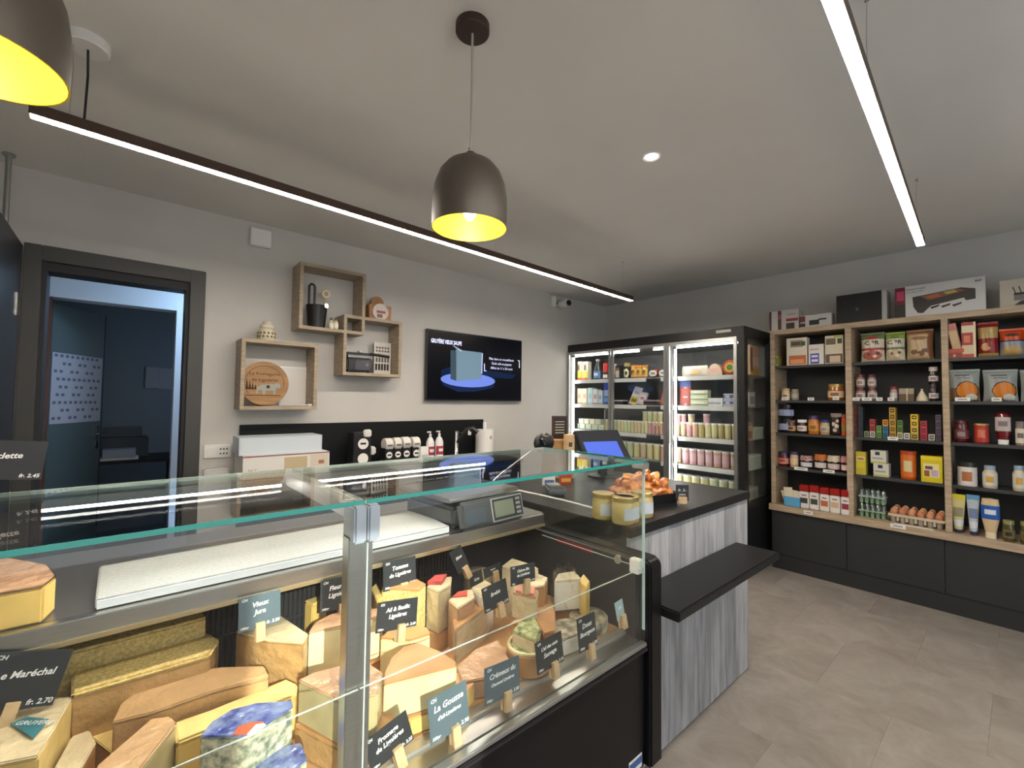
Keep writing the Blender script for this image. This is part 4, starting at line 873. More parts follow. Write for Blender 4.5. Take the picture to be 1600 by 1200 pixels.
o = thing('black_bucket', 'black tapered bucket in the highest box shelf', 'bucket', (q.x-.0, 3.46, zB))
M().lathe([(0, 0), (.058, 0), (.074, .165), (.076, .17), (.071, .17), (.055, .004), (0, .004)], 32).build('bucket_shell', dark_pl, o)
bx('rim_clip', (.03, -.085, .15), (.055, -.06, .18), chrome, o, .003)
o = thing('serving_tongs', 'black serving tongs standing upright in the bucket', 'tongs', (q.x-.035, 3.47, zB+.01))
m = M(); pts = [(-.018, 0, .02), (-.02, 0, .30)]+[(-.02*math.cos(t), 0, .30+.02*math.sin(t)) for t in [pi*i/8 for i in range(1, 9)]]+[(.018, 0, .02)]
M().tube(pts, .009, 8).build('handle', dark_pl, o); bx('head', (-.02, -.01, .005), (.02, .01, .03), dark_pl, o, .003)
o = thing('wooden_brush', 'pale flower shaped wooden brush leaning out of the bucket', 'brush', (q.x+.03, 3.47, zB+.01)); o.rotation_euler = (0, rad(8), 0)
M().tube([(0, 0, .0), (0, 0, .24)], .006).build('stem', h('b8ac88'), o)
m = M(); m.lathe([(0, -.006), (.033, -.006), (.035, 0), (.033, .006), (0, .006)], 20, mt=Matrix.Translation((0, 0, .265)) @ RX); m.build('round_head', h('c9bfa2'), o); m = M(); m.lathe([(.006, .0065), (.012, .009), (.014, .0065)], 14, mt=Matrix.Translation((0, 0, .265)) @ RX); m.build('centre_ring', h('8a7c58'), o)
for k, px in enumerate((517.5, 525)):
    q = at(px, 511, 1, 3.40)
    o = bottle('spice_bottle', 'tiny pale bottle with dark cap in the highest box shelf, the %s' % ('left one', 'right one')[k], 'bottle', [(0, 0), (.015, 0), (.016, .05), (.009, .062), (.008, .068)], h('d6cfae', .3), h('5a5648'), [(.010, .066), (.010, .082), (0, .083)], h('e6e2d2'), (.0165, .0165), (.012, .042), 'tiny bottles in the box shelf'); put(o, (q.x, 3.40, zB))
q = at(592, 480, 1, 3.46)
o = thing('cutting_board', 'round topped wooden board set with paper disc on the right hand box shelf', 'board', (q.x, 3.47, 2.093))
wz = mat('board_wood', (.36, .17, .06), .5, noise=.2, nscale=10)
bx('box_part', (-.09, -.03, 0), (.10, .05, .125), wz, o, .004); m = M(); m.lathe([(0, -.012), (.055, -.012), (.055, .012), (0, .012)], 28, mt=Matrix.Translation((0, .03, .15)) @ RX, smooth=False); m.build('round_board', wz, o, .002)
m = M(); m.lathe([(0, -.003), (.068, -.003), (.068, .003), (0, .003)], 32, mt=Matrix.Translation((.005, -.035, .069)) @ RX, smooth=False); pd = m.build('paper_disc', h('cfc4bf', .5), o)
bx('red_emblem', (-.03, -.0395, .058), (.045, -.038, .078), h('8a4a52'), pd); bx('dark_scene', (-.025, -.0395, .02), (.02, -.038, .05), h('7a5a4c'), pd)
q = at(563, 584, 1, 3.43)
o = thing('raclette_grill', 'black tabletop raclette grill with pan handle in the right hand box shelf', 'appliance', (q.x, 3.46, zC))
bx('base_body', (-.12, -.07, .01), (.075, .06, .115), dark_pl, o, .012); bx('front_panel', (-.06, -.073, .02), (.065, -.07, .10), mat('grill_grey', (.10, .10, .12), .25, .5), o, .004)
for sx in (-.10, .055): M().lathe([(0, 0), (.012, 0), (.012, .012)], 10, (sx, -.04, .0)).build('foot', dark_pl, o)
bx('top_plate', (-.13, -.085, .135), (.085, .07, .155), dark_pl, o, .006); bx('pan_rack', (-.115, -.075, .115), (.07, .06, .135), mat('rack_grey', (.25, .25, .25), .3, .8), o); M().tube([(.05, -.08, .15), (.12, -.11, .142), (.20, -.115, .135)], [.010, .013, .012]).build('pan_handle', dark_pl, o)
M().lathe([(0, 0), (.015, 0), (.015, .012), (0, .012)], 14, mt=Matrix.Translation((.03, -.073, .06)) @ RX).build('knob', chrome, o); bx('lid_grip', (-.05, -.09, .155), (-.01, -.07, .17), chrome, o, .003)
q0, q1 = at(585, 534, 1, 3.50), at(610, 584, 1, 3.50); w = q1.x-q0.x
o = thing('recipe_card', 'white printed card with black figures behind the raclette grill', 'card', ((q0.x+q1.x)/2, 3.50, zC))
hh = q0.z-zC; bx('sheet', (-w/2, 0, 0), (w/2, .006, hh), h('cfcac4'), o)
for i, (v0, v1) in enumerate(((.80, .86), (.70, .76), (.38, .52))): 
    for k in range(5): bx('printed_mark', (-w*.4+k*w*.17, -.001, hh*v0), (-w*.4+k*w*.17+w*.11, 0, hh*v1), h('5a5652'), o)
for k in range(5): bx('printed_figure', (-w*.42+k*w*.17, -.001, hh*.13), (-w*.42+k*w*.17+w*.12, 0, hh*.33), h('15120f'), o)
# ================================================================== WALL FRIDGE
FX, FY0, FY1, FH = 3.99, 1.55, 3.562, 2.118
fr = thing('glass_door_fridge', 'tall black refrigerated wall cabinet with three lit glass doors', 'fridge', (0, 0, 0))
fin = mat('fridge_inside', (.17, .175, .178), .5); rail_m = mat('fridge_rail', (.66, .67, .66), .35)
bx('top_box', (FX, FY0, 2.02), (XW-.01, FY1, FH), black, fr, .004); bx('maker_plate', (FX-.004, 1.66, 2.075), (FX, 1.79, 2.10), h('a8a496', .3), fr, .001)
bx('base_box', (FX, FY0, .0), (XW-.01, FY1, .28), black, fr, .003); bx('back_panel', (XW-.05, FY0, .28), (XW-.01, FY1, 2.02), fin, fr); bx('end_panel', (FX, FY1-.03, .28), (XW-.05, FY1, 2.02), black, fr)
bx('corner_upright', (FX, FY0, .28), (FX+.07, FY0+.055, 2.02), black, fr, .002); bx('rear_upright', (XW-.13, FY0, .28), (XW-.05, FY0+.05, 2.02), black, fr)
sp_ = bx('side_glass', (FX+.07, FY0+.004, .60), (XW-.13, FY0+.014, 2.02), glass('fridge_side_glass', (.93, .95, .94), .8), fr); bx('side_lower_panel', (FX+.07, FY0, .28), (XW-.13, FY0+.03, .60), black, fr)
bx('inner_floor', (FX+.06, FY0+.06, .28), (XW-.05, FY1-.03, .30), fin, fr); bx('inner_roof', (FX+.06, FY0+.06, 2.0), (XW-.05, FY1-.03, 2.02), fin, fr)
SZ = [1.705, 1.42, 1.123, .857, .58]
DR = [(2.935, 3.558), (2.275, 2.925), (1.61, 2.27)]
for z in SZ:
    bx('shelf_board', (FX+.10, FY0+.06, z-.012), (XW-.08, FY1-.035, z), mat('fridge_shelf', (.30, .31, .31), .4, .3), fr)
    for a, b in ((2.56, 3.525), (2.255, 2.39), (1.62, 2.20)): bx('price_rail', (FX+.085, a, z-.042), (FX+.10, b, z-.001), rail_m, fr, .002)
for y, z0 in ((3.515, .32), (2.212, .32)): 
    bx('led_tube', (FX+.045, y-.008, z0), (FX+.062, y+.008, 1.97), led_cool, fr)
for a, b in ((2.62, 3.49), (2.26, 2.45), (1.63, 2.20)): bx('led_tube', (FX+.05, a, 1.978), (FX+.066, b, 1.992), led_cool, fr)
bx('divider', (FX+.04, 2.245, .28), (FX+.07, 2.285, 2.02), alu, fr)
for k, (a, b) in enumerate(DR):
    d = M(); t = .028
    d.box((FX-.012, a, .24), (FX+.012, a+t, 2.03)).box((FX-.012, b-t, .24), (FX+.012, b, 2.03)).box((FX-.012, a+t, .24), (FX+.012, b-t, .275)).box((FX-.012, a+t, 2.0), (FX+.012, b-t, 2.03))
    dd = d.build('door', alu if True else black, fr, .002); bx('glass_pane', (FX-.004, a+t, .275), (FX+.004, b-t, 2.0), pane, dd)
    hy = (a+.045) if k == 0 else (b-.045)
    m = M(); m.tube([(FX-.012, hy, 1.05), (FX-.045, hy, 1.06), (FX-.045, hy, 1.36), (FX-.012, hy, 1.37)], .007)
    m.build('handle', alu, dd)
# ------------------------------------------------------------------ goods in the fridge
RZ = rad(-90)
def slot(px0, px1, pt, X, z):
    pc = (px0+px1)/2; a, b = at(px0, 600, 0, X), at(px1, 600, 0, X); t = at(pc, pt, 0, X); return (a.y+b.y)/2, a.y-b.y, t.z-z
def place(o, y, X, z, d=0, rz=0): o.location = (X+d, y, z); o.rotation_euler = (0, 0, RZ+rz); return o
XFr = FX+.15
def fcart(label, px0, px1, pt, s, body, prints=(), d=.07, cat='carton', name='drink_carton', X=XFr, rz=0, group=None):
    y, w, H = slot(px0, px1, pt, X, SZ[s]); return place(carton(name, label, cat, w*.96, d, H, body, prints, group), y, X, SZ[s]+.0005, d/2, rz)
# top shelf, left
for k, (x0, x1) in enumerate(((899.5, 908.3), (909.3, 918.5))):
    fcart('tall cream carton with yellow band, %s of the pair on the top fridge shelf' % ('left', 'right')[k], x0, x1, 565, 0, h('e6e0c6'), [(0, 0, 1, .12, h('c8402c')), (0, .12, 1, .48, h('d9c33c')), (.25, .5, .75, .88, h('a89a70')), (.35, .55, .65, .8, h('5a4a30'))], group='tall cartons in the fridge')
dark_gl = mat('dark_bottle', (.02, .025, .03), .15)
y, w, H = slot(924, 936, 561, XFr, SZ[0]); place(bottle('drink_bottle', 'dark bottle with blue label on the top fridge shelf', 'bottle', [(0, 0), (w*.42, 0), (w*.42, H*.5), (w*.2, H*.8), (w*.2, H*.9)], dark_gl, h('8a9098'), [(w*.22, H*.9), (w*.22, H), (0, H)], h('5a86c4'), (w*.42, w*.42), (H*.08, H*.42), None, h('cfd8e8')), y, XFr, SZ[0], .05)
for k, (x0, x1, pt, c1, c2, lb) in enumerate(((938.5, 946, 567, 'c22a20', '2a1010', 'small red topped bottle beside the blue labelled bottle'), (946.5, 952, 568, 'cf5a50', 'e4dcd8', 'small red and white bottle beside the fridge door frame'))):
    y, w, H = slot(x0, x1, pt, XFr, SZ[0]); place(bottle('drink_bottle', lb, 'bottle', [(0, 0), (w*.45, 0), (w*.45, H*.55), (w*.45, H*.6)], h(c2, .3), h(c1, .3), [(w*.46, H*.45), (w*.44, H*.95), (w*.3, H), (0, H)], whitec, (w*.45, w*.45), (H*.1, H*.3)), y, XFr, SZ[0], .05)
y, w, H = slot(953, 959, 570, XFr, SZ[0]); place(bag('sausage_pack', 'slim pale violet pack behind the fridge door frame, top shelf', 'pack', w, H, .03, [h('b8a8b8'), h('8a7a98')], [(.3, 1), (1, 0)]), y, XFr, SZ[0], .05)
fcart('dark box with pale label on the top fridge shelf', 961, 968.5, 571, 0, h('2c241e'), [(.1, .1, .85, .6, h('b8b09a')), (.2, .62, .8, .8, h('6a5a40'))], name='snack_box', cat='box')
y, w, H = slot(970, 980, 562, XFr, SZ[0]); place(bag('coffee_bag', 'black bag with round pale label on the top fridge shelf', 'bag', w, H*.8, .05, [h('1a1712', .4), h('d6d2a8'), h('8a7c3c')], [(.8, 0), (1, 2)], [(.5, .38, .42, .3, 1), (.5, .38, .2, .14, 0)]), y, XFr, SZ[0], .06)
for k, (x0, x1) in enumerate(((982, 990.5), (990.8, 999.2), (999.5, 1008.3))):
    y, w, H = slot(x0, x1, 570, XFr, SZ[0]); place(bag('cheese_pack', 'orange and yellow pack standing on the top fridge shelf, %s of three' % ('first', 'second', 'third')[k], 'pack', w, H*.92, .045, [h('c9852a', .35), h('e0b84a'), h('7a4414'), h('b0662a')], [(.15, 3), (.8, 1), (1, 0)], [(.45, .5, .3, .22, 2), (.55, .35, .2, .12, 0)], 'orange packs in the fridge'), y, XFr, SZ[0], .05)
for k, (x0, x1) in enumerate(((1011, 1027.5), (1029.5, 1040))):
    y, w, H = slot(x0, x1, 574, XFr, SZ[0]); w = .10; o = thing('sausage_pack', 'red brown pack with white oval label, %s on the top fridge shelf' % ('left one', 'right one')[k], 'pack', (0, 0, 0)); H = .11
    m = M()
    m.lathe([(0, -.055), (.035, -.05), (.045, 0), (.035, .05), (0, .055)], 18, (0, 0, .045), mt=None); m.build('pack_body', h('8a3a22', .3, .4), o)
    m = M(); m.add([(.046*math.cos(t), -.05, .047+.033*math.sin(t)) for t in [2*pi*i/22 for i in range(22)]]+[(.046*math.cos(t), -.047, .047+.033*math.sin(t)) for t in [2*pi*i/22 for i in range(22)]], [tuple(range(22))]+[(i, (i+1) % 22, 22+(i+1) % 22, 22+i) for i in range(22)]); q = m.build('oval_label', h('e4e2de'), o); bx('label_print', (-.022, -.0512, .036), (.024, -.05, .056), h('8a8f8a'), q)
    place(o, y, XFr, SZ[0]+.0, .06)
# second shelf, left
for k, (x0, x1, pt, c, c2) in enumerate(((895.5, 901, 605, 'cfe0d2', 'a8c8b0'), (901.5, 909, 607, 'e6dcb8', 'c89a8a'), (909.3, 917, 607, 'e6dcb8', 'c89a8a'), (918, 926, 606, 'c2dce4', 'a4c4d4'), (926.4, 934, 608, 'dce0e4', 'd08a8a'), (934.5, 941.5, 610, 'c8dce6', '8ab0d0'))):
    fcart('milk carton on the second fridge shelf, %s from the lit tube' % ('pale green, first', 'cream with red foot, second', 'cream with red foot, third', 'pale blue, fourth', 'white with red mark, fifth', 'light blue, sixth')[k], x0, x1, pt, 1, h(c), [(0, 0, 1, .10, h(c2)), (.2, .35, .8, .65, h(c2))], group='milk cartons in the fridge')
fcart('tall bright blue carton beside the fridge door frame', 943, 951.5, 596, 1, h('1e4cb4'), [(0, .1, 1, .3, h('7a9ad0')), (.1, .35, .9, .62, h('a8c0e4')), (0, .72, 1, 1, h('1a3fd0'))])
def ftray(label, px0, px1, hgt, c1, c2, s, dp=.10):
    y, w, H = slot(px0, px1, 600, XFr, SZ[s]); o = thing('food_tray', label, 'tray', (0, 0, 0)); bx('tray_base', (-w/2, -dp/2, 0), (w/2, dp/2, hgt*.7), h(c1, .35), o, .004); bx('sealed_lid', (-w/2, -dp/2, hgt*.7), (w/2, dp/2, hgt), h(c2, .25, .5), o, .003); return place(o, y, XFr, SZ[s]+.0005, dp/2)
ftray('dark tray with white edged lid on the second fridge shelf', 957.5, 973, .05, '23252e', 'c8cad0', 1)
def fpack(label, px0, px1, pt, s, c, prints, lean, d=.02, xo=.0, cat='pack'):
    y, w, H = slot(px0, px1, pt, XFr, SZ[s]); o = carton('food_pack', label, cat, w, d, H*1.02, h(c, .3, .4), prints); place(o, y, XFr, SZ[s]+.004, .06+xo); o.rotation_euler = (rad(-16), lean, RZ); o.rotation_mode = 'XYZ'; return o
fpack('white pack with yellow half tilted on the second fridge shelf', 978, 990, 604, 1, 'e0dfe2', [(.08, .06, .92, .42, h('c9b83a')), (.2, .15, .8, .3, h('7a6a2a')), (.2, .6, .8, .75, h('a8a8b8'))], rad(14))
fpack('pale pink pack tilted beside the white and yellow pack', 990, 1003, 613, 1, 'd8c8d2', [(.15, .2, .85, .8, h('e8dfe4')), (.3, .4, .7, .6, h('b88a9a'))], rad(9))
ftray('dark meat tray with pinkish lid on the second fridge shelf', 1005, 1026, .055, '2a2628', 'a89a9e', 1)
fpack('red meat pack with blue header beside the door frame, left of the lit divider', 1026, 1040, 603, 1, '8a4a40', [(0, .72, 1, 1, h('3a4a9a')), (.1, .1, .9, .6, h('a86450')), (.3, .25, .7, .45, h('c89a84'))], rad(6))
# cups
def cup(name, label, r, H, c, lid, group, lab=None):
    o = thing(name, label, 'cup', (0, 0, 0), 0, group)
    M().lathe([(0, 0), (r*.86, 0), (r*.9, H*.04), (r, H*.86), (r*1.04, H*.9)], 14).build('cup_body', c, o); M().lathe([(r*1.06, H*.88), (r*1.07, H*.98), (r*.98, H), (0, H)], 14).build('lid', lid, o)
    if lab: m = M(); m.lathe([(r*.93+.0008, H*.2), (r*.985+.0008, H*.7)], 10, a0=rad(-160), a1=rad(-20)); m.build('label', lab, o)
    return o
lidw = h('e6e6e2', .4)
def row(px0, px1, n, pt, s, cols, label, group, X=XFr, zoff=0, lab=None, depth=1, lids=None):
    a, b = at(px0, 650, 0, X).y, at(px1, 650, 0, X).y; st = (a-b)/n; r = st*.46
    Hh = at((px0+px1)/2, pt, 0, X).z-SZ[s]-zoff; protos = {}
    for i in range(n):
        c = cols[min(i*len(cols)//n, len(cols)-1)]
        for dd in range(depth):
            nm, cc = c
            if c not in protos: o = protos[c] = cup('yoghurt_cup', 'placeholder', r, Hh, h(cc, .4), lids or lidw, group, h(lab, .5) if lab else None)
            else: o = dup(protos[c], group=group)
            o['label'] = label % nm
            place(o, a-st*(i+.5), X, SZ[s]+zoff+.0005, r+.004+dd*r*2.12)
GR, YE, PK, BE, OL, SA = ('pale green', 'c9d2a8'), ('pale yellow', 'd6cfa0'), ('pink', 'd4a6ac'), ('beige', 'd6c4a4'), ('olive', 'b8ab70'), ('salmon', 'd2a894')
for lv, (x0, x1, zz, n) in enumerate(((895, 944, 0, 5), (903, 938, .062, 4))):
    for i in range(n):
        ya, yb = at(x0, 660, 0, XFr).y, at(x1, 660, 0, XFr).y; st = (ya-yb)/n
        o = thing('butter_tub', ('low pale green white tub on the third fridge shelf, bottom layer', 'low pale cream tub on the third fridge shelf, stacked on another tub')[lv], 'tub', (0, 0, 0), 0, 'low tubs on the third fridge shelf')
        bx('tub_body', (-st*.46, -.05, 0), (st*.46, .05, .046), h(('cfdcc8', 'dcdcc4')[lv]), o, .006); bx('lid', (-st*.48, -.052, .046), (st*.48, .052, .058), h('e2e8da'), o, .004)
        place(o, ya-st*(i+.5), XFr, SZ[2]+zz+.001, .055)
row(944, 1040, 18, 657.5, 2, [YE, GR, YE, GR, YE, BE, YE, PK, SA, PK], 'small %s yoghurt cup on the third fridge shelf, left of the divider', 'small cups on the third fridge shelf')
row(1002, 1033, 4, 643, 2, [YE, GR, YE, YE], 'small %s yoghurt cup stacked on the front row of the third fridge shelf', 'stacked cups on the third fridge shelf', zoff=.083)
row(968, 1040, 7, 692, 3, [GR, YE, BE, YE, YE, SA], '%s yoghurt jar on the fourth fridge shelf, left of the divider', 'jars on the fourth fridge shelf left')
row(1051.5, 1152, 10, 661, 2, [BE, BE, PK, SA, OL, YE, YE, OL, YE, OL], '%s yoghurt cup in the front row of the third fridge shelf, right hand door', 'cups behind the right fridge door')
for x0, x1, n, c in ((1054.5, 1070, 2, PK), (1072.5, 1083, 1, BE), (1096.5, 1107, 1, PK)):
    row(x0, x1, n, 647, 2, [c], '%s yoghurt cup stacked above the front row, right fridge door'+(' right end' if x0 > 1090 else ', the middle one' if x0 > 1072 else ''), 'stacked cups behind the right fridge door', zoff=.105)
row(1051, 1152, 8, 703, 3, [YE, PK, PK, PK, PK, SA, PK, OL], 'large %s yoghurt jar on the fourth fridge shelf behind the right door', 'jars on the fourth fridge shelf right', lab='d8b8bc')
row(1051, 1150, 7, 746, 4, [YE, GR], '%s jar on the lowest visible fridge shelf', 'jars low in the fridge')
# right door, top shelf
y, w, H = slot(1062, 1101, 571, XFr, SZ[0])
place(bag('cheese_bag', 'white bagged cheese with pink print lying on the top fridge shelf behind the right door', 'bag', w, H, .08, [h('dcd6c8', .3), h('d8b0a0'), h('cfc070')], [(1, 0)], [(.5, .4, .3, .3, 1), (.6, .3, .15, .15, 2)], taper=-.05, parts=False), y, XFr, SZ[0], .06)
y, w, H = slot(1103, 1127, 567, XFr, SZ[0]); o = thing('cheese_half', 'pinkish half round cheese in clear film on the top fridge shelf', 'cheese', (0, 0, 0))
m = M(); pts = [(w/2*math.cos(t), max(0, H*math.sin(t)*.95)) for t in [pi*i/14 for i in range(15)]]; n = 15
m.add([(x, -.03, z) for x, z in pts]+[(x, .05, z) for x, z in pts], [tuple(range(n)), tuple(reversed(range(n, 2*n)))]+[(i, (i+1) % n, n+(i+1) % n, n+i) for i in range(n)]); m.build('paste', h('ddc4b0', .25, .8), o, .004); bx('print_label', (-.04, -.0312, .03), (.03, -.030, .07), h('d8a898'), o); place(o, y, XFr, SZ[0]+.001, .05)
y, w, H = slot(1127, 1152, 560, XFr, SZ[0]); o = thing('round_cheese', 'round orange cheese with green and yellow label on the top fridge shelf', 'cheese', (0, 0, 0)); r = min(w/2, H/2)
M().lathe([(0, -.04), (r*.9, -.038), (r, -.02), (r, .02), (r*.9, .038), (0, .04)], 28, (0, 0, 0), mt=Matrix.Translation((0, 0, r)) @ RX).build('rind', h('b8502e', .3, .5), o); M().lathe([(0, .0385), (r*.62, .0385), (r*.62, .041), (0, .041)], 24, mt=Matrix.Translation((0, 0, r)) @ RX).build('round_label', h('c9b04a'), o); M().lathe([(0, .041), (r*.38, .041), (r*.38, .0425), (0, .0425)], 20, mt=Matrix.Translation((0, 0, r)) @ RX).build('label_centre', h('5f7a3a'), o); place(o, y, XFr, SZ[0]+.001, .05)
# right door, second shelf
fcart('tall red meat pack with blue header behind the right fridge door', 1061.5, 1080, 593, 1, h('8a3e3a', .3, .4), [(0, .72, 1, 1, h('2e4a8a')), (.12, .08, .88, .66, h('9a4440')), (.3, .3, .7, .36, h('c8a09a'))], d=.02, name='food_pack', cat='pack')
for k in range(3): 
    y, w, H = slot(1078.5, 1105, 609.5, XFr-.03, SZ[1]); o = carton('butter_box', 'green and white butter box, %s of a stack of three behind the right fridge door' % ('bottom', 'middle', 'top')[k], 'box', w, .07, H/3-.001, h('d4dcc4'), [(0, .1, 1, .35, h('8aa070')), (.2, .45, .8, .8, h('eef0e6'))], 'green butter boxes'); place(o, y, XFr-.03, SZ[1]+.001+k*H/3, .04)
y, w, H = slot(1102, 1128, 622, XFr-.02, SZ[1]); place(carton('butter_slab', 'flat white pack lying beside the green butter boxes', 'pack', w, .06, H, h('e6e6e8'), [(.1, .2, .9, .5, h('b0b8cc'))]), y, XFr-.02, SZ[1]+.001, .04)
for j, (x0, x1) in enumerate(((1129.5, 1142), (1142.5, 1153))):
    for k in range(2):
        y, w, H = slot(x0, x1, 615, XFr-.02, SZ[1]); place(carton('butter_slab', 'blue and white butter pack, %s %s of four behind the right fridge door' % (('lower', 'upper')[k], ('left', 'right')[j]), 'pack', w, .07, H/2-.001, h('c4c8dc'), [(0, .35, 1, .75, h('6a74a8')), (.25, .42, .75, .68, h('e2e4ee'))], 'blue white butter packs'), y, XFr-.02, SZ[1]+.001+k*H/2, .045)
# seen through the fridge's side glass
def side(label, X, s, dims, c, prints): o = carton('fridge_pack', label, 'pack', *dims, h(c, .4), prints); o.location = (X, FY0+.02+dims[1]/2+.012, SZ[s]+.001); return o
side('tall orange and pink pack seen through the side glass of the fridge', 4.30, 0, (.20, .06, .27), 'c89a78', [(0, 0, 1, .25, h('b88a40')), (.05, .3, .95, .6, h('d8b0a0')), (.0, .1, .25, .9, h('4a3420'))])
side('grey white pack on the second shelf seen through the fridge side glass', 4.24, 1, (.12, .05, .13), 'a8a8aa', [(.1, .2, .9, .7, h('6a6a70'))])
side('white tub on the third shelf seen through the fridge side glass', 4.38, 2, (.22, .07, .11), 'c2c4b4', [(0, .88, 1, 1, h('d8dacc'))])
side('small orange labelled tub on the third shelf by the fridge side glass', 4.19, 2, (.10, .05, .16), 'b89a78', [(.1, .1, .9, .5, h('8a4a3a')), (0, .8, 1, 1, h('7a7468'))])
side('pale green white tub on the fourth shelf by the fridge side glass', 4.30, 3, (.26, .07, .13), 'b4bcae', [(0, .85, 1, 1, h('ccd2c6'))])
side('pale beige pack on the lowest shelf by the fridge side glass', 4.25, 4, (.2, .07, .12), 'a8a494', [(.2, .2, .8, .8, h('8f8b7c'))])
# ================================================================== SHELVING WALL
RX0, RXW = 4.39, XW-.002
RY0, RY1 = -.20, 1.485
sh = thing('shop_shelving', 'oak framed shop shelving with dark shelves over black cupboards on the right wall', 'shelving', (0, 0, 0))
oaks = mat('pale_oak_shelving', (.43, .325, .22), .5, noise=.2, nscale=9, stretch=(1, 1, 8)); oaky = mat('pale_oak_board', (.43, .325, .22), .5, noise=.2, nscale=9, stretch=(8, .8, 8))
bx('back_board', (RXW-.015, RY0, .56), (RXW, RY1, 2.07), mat('back_dark', (.017, .018, .019), .55), sh); bx('top_board', (RX0, RY0, 2.068), (RXW, RY1, 2.110), oaky, sh, .001)
UP = [(1.449, 1.485), (.890, .931), (.333, .368), (-.20, -.165)]
for a, b in UP: bx('upright', (RX0, a, .566), (RXW-.015, b, 2.068), oaks, sh, .001)
BAY = [(.931, 1.449), (.368, .890), (-.165, .333)]; BZ = [1.787, 1.482, 1.194, .895]; LZ = .565
for a, b in BAY:
    for z in BZ: bx('shelf_board', (RX0+.012, a, z-.022), (RXW-.015, b, z), shelfdark, sh, .001)
bx('ledge', (RX0-.035, RY0, .512), (RXW, RY1+.012, LZ), oaky, sh, .002)
bx('cupboard_carcass', (RX0+.02, RY0, .135), (RXW, RY1, .512), blackmat, sh); bx('plinth', (RX0+.012, RY0, 0), (RXW, RY1, .128), anth, sh)
for a, b in ((.943, 1.483), (.3775, .939), (-.19, .3735)): bx('cupboard_door', (RX0, a, .132), (RX0+.02, b, .509), anth, sh, .001)
tagm = h('dcdad4', .5); tagp = h('8a8a88')
def ptag(px0, px1, py, X=None, hgt=.026):
    X = X or RX0+.012; a, b = at(px0, py, 0, X), at(px1, py, 0, X); q = bx('price_tag', (X-.002, b.y, a.z-hgt), (X-.0002, a.y, a.z), tagm, sh); bx('tag_print', (X-.0026, b.y+(a.y-b.y)*.2, a.z-hgt*.65), (X-.002, a.y-(a.y-b.y)*.2, a.z-hgt*.35), tagp, q)
for t in ((1221, 1231, 621), (1262, 1272, 621), (1301, 1311, 620), (1332, 1343, 621), (1347, 1362, 621), (1369, 1379, 621), (1387, 1397, 621), (1492, 1516, 621), (1549, 1565, 621), (1387, 1403, 682), (1241, 1262, 729), (1286, 1304, 733)): ptag(*t)
for t in ((1256, 1270, 797), (1391, 1415, 817)): ptag(*t, X=RX0-.0355, hgt=.03)
a, b = at(1396, 812, 0, RX0-.05), at(1458, 821, 0, RX0-.05); bx('egg_price_strip', (RX0-.032, b.y, LZ), (RX0-.010, a.y, LZ+.004), cardw, sh)
XS_ = RX0+.035
LV = BZ+[LZ]
def sl(px0, px1, pt, s, X=XS_): return slot(px0, px1, pt, X, LV[s])
def scart(label, px0, px1, pt, s, body, prints=(), d=.06, cat='box', name='food_box', X=XS_, rz=0, group=None, side=None, wf=.97):
    y, w, H = sl(px0, px1, pt, s, X); return place(carton(name, label, cat, w*wf, d, H, body, prints, group, side=side), y, X, LV[s]+.0005, d/2, rz)
def sjar(label, px0, px1, pt, s, body, lid, lab=None, X=XS_, zoff=0, group=None, name='jam_jar', cat='jar', **k):
    y, w, H = sl(px0, px1, pt, s, X); r = w*.48; return place(jar(name, label, cat, r, H-zoff, body, lid, lab, group=group, **k), y, X, LV[s]+zoff+.0005, r)
def sbag(label, px0, px1, pt, s, mats, bands, spots=(), d=.07, X=XS_, name='snack_bag', cat='bag', rz=0, **k):
    y, w, H = sl(px0, px1, pt, s, X); return place(bag(name, label, cat, w, H-.012, d, mats, bands, spots, **k), y, X, LV[s]+.0005, d/2+.01, rz)
gl = lambda c: h(c, .2, .6)
# bay 1 ------------------------------------------------------------
o = scart('thin yellow green packet leaning at the left end of the top shelf', 1211, 1216, 556, 0, h('a8a050'), [(.1, .2, .9, .8, h('6a7a3a'))], .10, 'packet', 'seed_packet')
o = scart('white box with orange fondue picture, left on the first bay top shelf', 1229, 1262, 528, 0, h('d8cebc'), [(.12, .03, .95, .36, h('b8602e')), (.2, .06, .85, .22, h('d8945a')), (.2, .66, .8, .92, h('8f8570')), (.24, .72, .7, .86, h('4a4436')), (.72, .70, .92, .86, h('3a4a2a'))], .08, side=h('5a4038'))
scart('small white box with blue print between the two picture boxes', 1263.5, 1288, 538, 0, h('dcd4cc'), [(.12, .04, .7, .55, h('4a58a8')), (.2, .14, .62, .26, h('dcd4e4')), (.2, .36, .62, .46, h('dcd4e4')), (.1, .7, .7, .8, h('b8b0b0'))], .07)
scart('white box with brown meringue picture against the second upright', 1289.5, 1318.5, 524, 0, h('cfc4ae'), [(.03, .03, .97, .34, h('5a4638')), (.25, .05, .85, .28, h('cbb59a')), (.05, .68, .6, .9, h('6a5f48')), (.7, .7, .95, .88, h('3c4a2a')), (.5, .92, 1, 1, h('a8a850'))], .08)
sjar('small pale spread jar, left of the pair on the second shelf of the first bay', 1219.5, 1233, 607, 1, h('c9b494', .3), h('b89a70', .3), h('d8c8b0'), spot=h('8a6a4a'), name='spread_jar')
sjar('small greyish spread jar, right of the pair on the second shelf of the first bay', 1234.5, 1246.5, 608, 1, h('8a8678', .3), h('9a8c68', .3), h('a8a292'), name='spread_jar')
sjar('big honey jar with gold lid and label, alone on the second shelf', 1290, 1317, 600, 1, mat('amber_honey', lin('9a5a1c'), .15, coat=.6), goldlid, h('dcc4a0'), name='honey_jar', spot=h('8a5a3a'))
